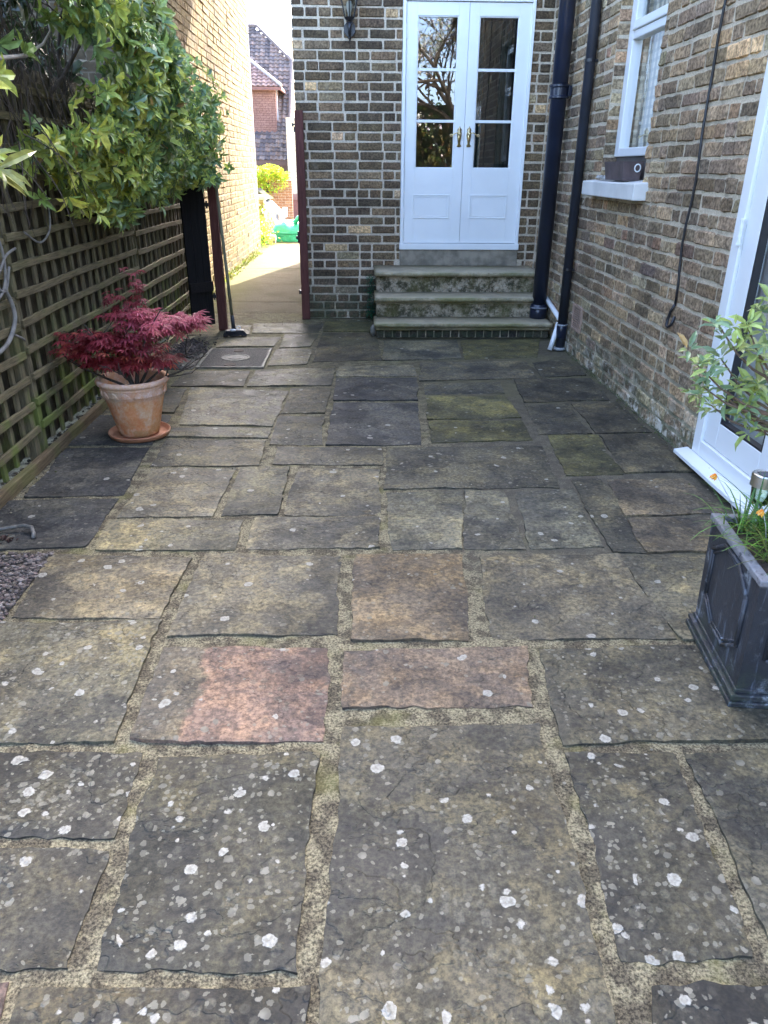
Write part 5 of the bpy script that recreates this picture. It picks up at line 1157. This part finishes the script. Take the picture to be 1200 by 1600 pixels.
# window box on the side window sill
wb = empty('window_box', (1.67, 5.0, 1.285), 'brown plastic trough with a pale ring, on the white sill of the side window', 'plant trough')
Mw = m_plain('brown_plastic', (.085, .060, .058), .55, var=.3, scale=14, bump=.3)
b = MB(); y0, y1, z0, z1 = 4.90, 5.28, 1.281, 1.388
V = [(1.622, y0 + .015, z0), (1.722, y0 + .015, z0), (1.722, y1 - .015, z0), (1.622, y1 - .015, z0), (1.608, y0, z1), (1.735, y0, z1), (1.735, y1, z1), (1.608, y1, z1), (1.614, y0 + .006, z1), (1.729, y0 + .006, z1), (1.729, y1 - .006, z1), (1.614, y1 - .006, z1), (1.618, y0 + .01, z1 - .03), (1.725, y0 + .01, z1 - .03), (1.725, y1 - .01, z1 - .03), (1.618, y1 - .01, z1 - .03)]
F = [(0, 3, 2, 1)]
for k in range(4): F += [(k, (k + 1) % 4, 4 + (k + 1) % 4, 4 + k), (4 + k, 4 + (k + 1) % 4, 8 + (k + 1) % 4, 8 + k), (8 + k, 8 + (k + 1) % 4, 12 + (k + 1) % 4, 12 + k)]
F.append((12, 13, 14, 15)); b.add(V, F); b.build('trough', Mw, wb)
b = MB(); b.tube([(1.700 + .018 * math.cos(k * .5236), y0 + .002, 1.352 + .021 * math.sin(k * .5236)) for k in range(13)], .0038, 7); b.build('ring', M_white, wb, smooth=True)
b = MB()
for k in range(40): stone(b, 1.62 + U(0, .05), 5.38 + U(-.06, .10), 1.285 + U(0, .015), U(.008, .018), (.35, .34, .32))
tag(b.build('rubble', M_grav, None, (1.64, 5.38, 1.28), fix=False), 'pale crumbled mortar lying on the window sill left of the trough', 'rubble', kind='stuff')

# =====================================================================
#  BEYOND THE PATH
# =====================================================================
M_tile = m_leaf('roof_tile', .85, 0, .3, .35)
fh = empty('tiled_house', (-6, 30.5, -.93), 'distant house with brown pantiled roof and a tile hung hipped dormer', 'house')
def pantiles(mb, o_, ux, up, n, W_, Ls, cols, clip=None):
    # o_ eave-left corner, ux along eave, up the slope, n normal
    o_, ux, up, n = map(Vector, (o_, ux, up, n)); tw_ = .19; th_ = .20; rows = int(Ls / th_) + 1; cs = int(W_ / tw_) + 1
    for r in range(rows):
        for c_ in range(cs):
            kk = U(.75, 1.2); col = tuple(v * kk for v in random.choice(cols)); V = []
            for j in (0, 1):
                for i in range(7):
                    u_ = i / 6; hh = .022 * math.sin(u_ * 2 * math.pi) + (.03 if j == 0 else .0)
                    V.append(o_ + ux * (c_ + u_) * tw_ + up * (r + j * 1.02) * th_ + n * hh)
            if clip and not clip(V[3]): continue
            mb.add(V + [v - n * .04 for v in V[:7]], [(i, i + 1, i + 8, i + 7) for i in range(6)] + [(14 + i, 15 + i, i + 1, i) for i in range(6)], col)
s2 = math.sqrt(.5); tc = [(.13, .105, .095), (.17, .125, .105), (.10, .085, .085), (.19, .15, .13)]
b = MB()
def vclip(p): return p.x < -2.56 and p.x < -2.56 - max(0, (p.z - 5.0)) * 1.1 and p.z < 6.35
pantiles(b, (-8.56, 30.0, 1.54), (1, 0, 0), (0, s2, s2), (0, -s2, s2), 6.0, 6.9, tc, vclip)
rf = b.build('roof', M_tile, fh, fix=False)
b = MB(); b.tube([(-2.56, 30.0, 1.55), (-2.56, 33.46, 5.05), (-4.0, 34.8, 6.38), (-8, 34.8, 6.38)], .07, 6); b.build('ridge', m_plain('ridge_tile', (.16, .13, .12), .9), rf)
M_hb = m_bricktex('far_brick', (.36, .17, .09), (.48, .27, .14), (.5, .42, .32))
b = MB(); b.box(-8.5, 30.35, -1.2, -2.62, 38.5, 1.62); b.build('wall', M_hb, fh)
b = MB(); b.prism([(30.36, 1.6), (38.5, 1.6), (38.5, 2), (34.8, 6.2), (33.4, 4.8)], 'x', -2.75, -2.62); b.build('gable', m_plain('gable_render', (.6, .5, .35), .9), fh)
b = MB(); b.box(-8.56, 29.93, 1.36, -2.58, 30.02, 1.53); b.box(-8.5, 30.0, 1.05, -2.62, 30.36, 1.36); b.build('gutter', m_plain('fascia', (.085, .05, .04), .7), fh)
# dormer
dm = MB(); xr = -3.02
dm.box(-6.3, 30.95, 2.38, xr, 34.2, 3.93); d_ = dm.build('dormer', m_bricktex('hung_tile', (.25, .14, .11), (.30, .175, .14), (.12, .065, .055)), fh)
b = MB(); b.box(xr - .02, 31.3, 2.6, xr + .035, 31.42, 3.9); b.box(xr - .02, 30.93, 2.36, xr + .05, 31.0, 2.45); b.box(-6.3, 30.93, 2.30, xr + .03, 30.97, 2.39); b.build('flashing', m_plain('lead_flash', (.42, .44, .47), .6), d_)
b = MB(); ax, ay, az = -4.66, 32.6, 5.35; e0 = 3.95; L_, R_, F_ = -6.5, -2.78, 30.72
dn = Vector((0, -(az - e0), ay - F_)).normalized(); dup = Vector((0, ay - F_, az - e0)).normalized()
pantiles(b, (L_, F_, e0), (1, 0, 0), dup, dn, R_ - L_ - .1, 2.5, [(.20, .13, .11), (.23, .15, .13)], lambda p: abs(p.x - ax) < (R_ - ax) * (1 - (p.z - e0) / (az - e0)) - .0 or p.x < ax)
b.quad((R_, F_, e0), (R_, 34.5, e0), (ax, 34.5, az), (ax, ay, az), col=(.17, .12, .10)); b.build('roof', M_tile, d_, fix=False)
b = MB(); b.tube([(R_ + .02, F_, e0 + .02), (ax, ay, az + .03)], .06, 6); b.build('hip_ridge', m_plain('hip', (.36, .32, .29), .9), d_)
b = MB(); b.box(L_, F_ - .04, e0 - .12, R_ + .03, F_ + .05, e0 - .02); b.box(R_ - .05, F_ + .05, e0 - .12, R_ + .03, 34.3, e0 - .02); b.build('gutter', m_plain('brown_gutter', (.16, .07, .055), .6), d_)
ch = empty('cream_house', (-1, 31, -.94), 'cream rendered house wall with a brown plinth, seen just left of the gate post', 'house')
b = MB(); b.box(-2.56, 29.6, .25, 3, 33, 2.9); b.build('wall', m_bricktex('cream_brick', (.74, .62, .42), (.70, .58, .40), (.72, .62, .44)), ch)
b = MB(); b.box(-2.60, 29.55, -1.3, 3, 33, .25); b.build('plinth', m_plain('brown_plinth', (.22, .09, .065), .8), ch)
b = MB(); b.box(-2.62, 29.5, .22, 3, 29.6, .42); b.build('band', m_plain('band', (.30, .16, .12), .8), ch)
gw = MB(); gw.box(-3.30, 26.0, -1.1, -2.15, 26.25, .93)
tag(gw.build('garden_wall', M_hb, None, (-2.7, 26, -1), bevel=.01), 'orange brown brick garden wall behind the silver car', 'wall')
b = MB(); b.box(-3.55, 25.9, -1.0, -3.40, 26.05, 1.1); tag(b.build('wooden_post', M_brown, None, (-3.5, 26, -1)), 'brown wooden post beside the distant brick garden wall', 'post')
M_bf = m_leaf('bright_leaf', .5, .4, .4, .25)
def blob(mb, c, r, n, L, pal, sq=(1, 1, 1)):
    for k in range(n):
        d = rdir(); d.z = abs(d.z) * 1.0 if R() < .8 else d.z; rr = U(.6, 1.08) * (1 + .18 * noise.noise(d * 2.5 + Vector(c)))
        p = Vector((c[0] + d.x * r * sq[0] * rr, c[1] + d.y * r * sq[1] * rr, c[2] + d.z * r * sq[2] * rr)); leaf(mb, p, d + rdir(), (0, 0, 1), L * U(.6, 1.3), L * .55, tuple(v * U(.6, 1.35) for v in random.choice(pal)))
bu = empty('clipped_bush', (-2.85, 25.6, -.95), 'round topped lime green bush below the distant tiled roof', 'bush')
b = MB(); yg = [(.42, .50, .03), (.34, .43, .03), (.50, .55, .06)]; blob(b, (-2.86, 25.6, .95), .62, 3000, .075, yg, (1.05, .8, .62)); blob(b, (-3.25, 25.6, .75), .42, 1100, .075, yg, (1, .8, .8)); b.build('foliage', M_bf, bu, fix=False)
b = MB(); b.tube([(-2.9, 25.6, -1), (-2.88, 25.6, .9)], .05, 7); b.build('stem', M_bark, bu)
b = MB(); blob(b, (-1.95, 22.5, -.42), .42, 900, .08, [(.13, .25, .05), (.10, .20, .04)], (1.2, .8, .85)); tag(b.build('low_bush', M_bf, None, (-1.95, 22.5, -.75), fix=False), 'low dark green bush behind the green sack', 'bush')
# pillar and its climber
pp = MB(); pp.box(-2.35, 16.3, -.2, -1.93, 16.72, .72); po = empty('brick_pillar', (-2.1, 16.5, -.1), 'low brick garden pillar with a pale cap and ivy at the end of the side path', 'pillar')
M_pb = m_bricktex('pillar_brick', (.26, .20, .09), (.36, .29, .14), (.45, .40, .28)); pp.build('shaft', M_pb, po)
b = MB(); b.box(-2.40, 16.25, .72, -1.88, 16.77, .80); b.build('cap', m_plain('cap_stone', (.34, .33, .28), .9), po, bevel=.02)
b = MB(); b.box(-1.935, 16.285, -.2, -1.895, 16.30, .72); b.build('edging', m_plain('cream_edge', (.7, .66, .5), .8), po)
b = MB()
for k in range(420):
    z = U(-.05, .66); leaf(b, (-2.12 + random.gauss(0, .07), 16.27, z), (U(-1, 1), -.5, U(-1, 1)), (0, -1, 0), U(.03, .06), .035, tuple(v * U(.6, 1.3) for v in random.choice([(.30, .34, .05), (.22, .26, .05), (.40, .36, .10)])))
tag(b.build('ivy', M_bf, None, (-2.12, 16.27, 0), fix=False), 'yellow green ivy climbing the low brick pillar', 'ivy')
b = MB()
for k in range(1100):
    s_ = R(); leaf(b, (-1.85 + random.gauss(0, .11), 15.0 + random.gauss(0, .45), abs(random.gauss(.10, .18))), rdir() + Vector((0, 0, .4)), (0, 0, 1), U(.04, .085), .035, tuple(v * U(.6, 1.3) for v in random.choice([(.38, .42, .03), (.26, .34, .04), (.18, .26, .05)])))
tag(b.build('border_plants', M_bf, None, (-1.9, 15, 0), fix=False), 'bright yellow green leafy plants at the far corner of the yellow wall', 'plants', kind='stuff')
b = MB(); b.box(-1.78, 15.05, 0, -1.60, 15.22, .14); tag(b.build('stone_block', m_plain('pale_block', (.6, .56, .48), .9), None, (-1.7, 15.1, 0), bevel=.01), 'pale stone block beside the green sack', 'block')
# green sack
def sack(u_, v_):
    a = u_ * 2 * math.pi; ph = v_ * math.pi * .5; e = .55
    cs = lambda v: math.copysign(abs(v) ** e, v)
    x = .62 * cs(math.cos(a)) * (1 - .25 * v_ ** 3) * (math.cos(ph) ** .45 if v_ < 1 else 0); y = .38 * cs(math.sin(a)) * (math.cos(ph) ** .45 if v_ < 1 else 0); z = .36 * math.sin(ph) ** .9 * (1 + .12 * math.sin(a * 2 + 1))
    w_ = .035 * noise.noise(Vector((x * 5, y * 5, z * 4))) + .02 * noise.noise(Vector((x * 14, y * 10, z * 16)))
    return (-1.12 + x * (1 + w_), 15.75 + y * (1 + w_ * 2), max(0.0, z + w_ * .8))
gs = empty('green_sack', (-1.12, 15.75, 0), 'lumpy bright green plastic garden sack lying at the end of the side path', 'sack')
b = MB(); b.grid(64, 24, sack); t = NT('green_plastic'); n1 = t.noise(6, 4); M_gs = t.fin(t.mix(t.ramp(n1, .3, .7), (.03, .36, .22), (.06, .46, .30)), .35, t.bump(n1, .04, .8), 0, .5, .15); b.build('body', M_gs, gs, smooth=True, fix=False)
b = MB(); b.tube([(-1.25, 15.55, .34), (-1.18, 15.5, .44), (-1.08, 15.5, .42), (-.98, 15.48, .37)], [.05, .045, .05, .03], 8); b.tube([(-1.75, 15.40, .165), (-1.4, 15.36, .158), (-1.1, 15.35, .162), (-.6, 15.36, .17)], .013, 6); b.build('fold', M_gs, gs, smooth=True)
# silver car
car = empty('parked_car', (-3.7, 20.3, -.49), 'silver hatchback car parked beyond the brick pillar, its rounded end showing', 'car')
gzc = -.49; prof = [(-1.90, .28), (-1.86, .45), (-1.90, .62), (-1.98, .80), (-2.10, .93), (-2.30, 1.10), (-2.62, 1.32), (-3.0, 1.42), (-3.8, 1.45), (-4.5, 1.38), (-5.1, 1.05), (-5.9, .88), (-6.1, .65), (-6.1, .28)]
M_car = m_plain('silver_paint', (.30, .32, .35), .22, metal=.5, var=.03)
b = MB(); V = []; m = len(prof); ny = 11
for j in range(ny):
    v_ = j / (ny - 1) * 2 - 1; ins = abs(v_) ** 4
    for (x, z) in prof:
        zf = max(0, z - .85) / .6; hw = .84 - .16 * zf; xc = -4.0; V.append((xc + (x - xc) * (1 - .05 * ins - .02 * v_ * v_), 20.3 + v_ * hw, gzc + z - .05 * ins * (z > .8)))
F = [(j * m + k, j * m + (k + 1) % m, (j + 1) * m + (k + 1) % m, (j + 1) * m + k) for j in range(ny - 1) for k in range(m)] + [tuple(range(m)), tuple((ny - 1) * m + k for k in range(m - 1, -1, -1))]
b.add(V, F); b.build('body', M_car, car, smooth=False, bevel=.04)
Mg2 = m_plain('car_glass', (.03, .035, .04), .05, spec=.8)
b = MB(); 
b.add([(-2.22, 19.8, gzc + 1.055), (-2.22, 20.8, gzc + 1.055), (-2.56, 20.75, gzc + 1.30), (-2.56, 19.85, gzc + 1.30)], [(0, 1, 2, 3)]); b.v = [(x + .03, y, z + .03) for x, y, z in b.v]; b.build('rear_window', Mg2, car)
for (x0, x1, x2, x3) in ((-2.5, -3.3, -3.3, -2.75), (-3.36, -4.3, -4.3, -3.36)):
    b = MB(); b.add([(x0, 19.49, gzc + .92), (x1, 19.49, gzc + .92), (x2, 19.575, gzc + 1.28), (x3, 19.575, gzc + 1.28)], [(0, 1, 2, 3)]); b.build('side_window', Mg2, car)
for wx_ in (-2.55, -5.3):
    b = MB(); b.T = Matrix.Translation((wx_, 19.50, gzc + .30)) @ Matrix.Rotation(math.pi / 2, 4, 'X'); b.lathe((0, 0, -.09), [(.20, 0), (.29, .01), (.30, .05), (.30, .15), (.29, .18), (.20, .18)], 28); wh = b.build('wheel', m_plain('tyre', (.02, .02, .02), .8), car, smooth=False)
    b = MB(); b.T = Matrix.Translation((wx_, 19.46, gzc + .30)) @ Matrix.Rotation(math.pi / 2, 4, 'X'); b.lathe((0, 0, -.04), [(.03, .0), (.19, .0), (.205, .02), (.205, .06)], 24); b.build('rim', M_steel, wh)
for yy in (19.62, 20.72):
    b = MB(); b.box(-1.99, yy, gzc + .62, -1.86, yy + .2, gzc + .86); b.build('light', m_plain('lamp_lens', (.45, .42, .42), .1), car, bevel=.03)
b = MB(); b.box(-1.93, 19.55, gzc + .28, -1.82, 21.05, gzc + .42); b.build('bumper', m_plain('bumper', (.06, .06, .065), .5), car, bevel=.03)

# =====================================================================
#  GARDEN BEHIND THE CAMERA (mirrored in the door glass)
# =====================================================================
hd = MB()
for k in range(4200):
    x = U(-6, 7); z = U(0, 3.5 + .5 * noise.noise(Vector((x, 0, 0)))); y = -9.5 + abs(random.gauss(0, .25)); leaf(hd, (x, y, z), rdir() + Vector((0, .8, 0)), (0, 0, 1), U(.16, .30), .12, tuple(v * U(.5, 1.4) for v in random.choice([(.14, .15, .03), (.20, .18, .05), (.08, .11, .03), (.25, .20, .09)])))
hd.box(-6, -10.6, 0, 7, -9.7, 3.0, (.05, .06, .02))
tag(hd.build('hedge', M_bf, None, (0, -9.7, 0), fix=False), 'tall olive green hedge at the end of the garden, mirrored in the left door glass', 'hedge')
bt = empty('blossom_tree', (2.75, -6.9, 0), 'tree in pale blossom mirrored in the upper left door glass', 'tree')
tw = MB(); bl = MB(); tips = []
def limb2(p, d, L, r, depth):
    pts = [p]; rs_ = [r]
    for k in range(5): d = (d + rdir() * .2 + Vector((0, 0, .03))).normalized(); p = p + d * L / 5; pts.append(p); rs_.append(r * (1 - .11 * (k + 1)))
    tw.tube(pts, rs_, 6, False)
    if depth <= 2:
        for q in pts[1:]:
            for k in range(2): leaf(bl, q + rdir() * U(.02, .12), rdir(), (0, 0, 1), U(.04, .075), .05, tuple(v * U(.85, 1.1) for v in random.choice([(.78, .76, .74), (.74, .73, .70), (.40, .42, .22)])))
    if depth:
        for k in range(4 if depth > 2 else 3): limb2(pts[random.choice((2, 3, 4, 5))], (d + rdir() * .85).normalized(), L * U(.55, .8), r * .55, depth - 1)
limb2(Vector((2.75, -6.9, 0)), Vector((0, 0, 1)), 2.4, .10, 0)
for k in range(6): a = k * 1.05; limb2(Vector((2.75, -6.9, 2.2)), Vector((math.cos(a), math.sin(a) * .6, .9)).normalized(), 1.9, .07, 4)
tw.build('trunk', M_bark, bt, smooth=True, fix=False); bl.build('crown', m_leaf('blossom', .6, .3, .3, .1), bt, fix=False)
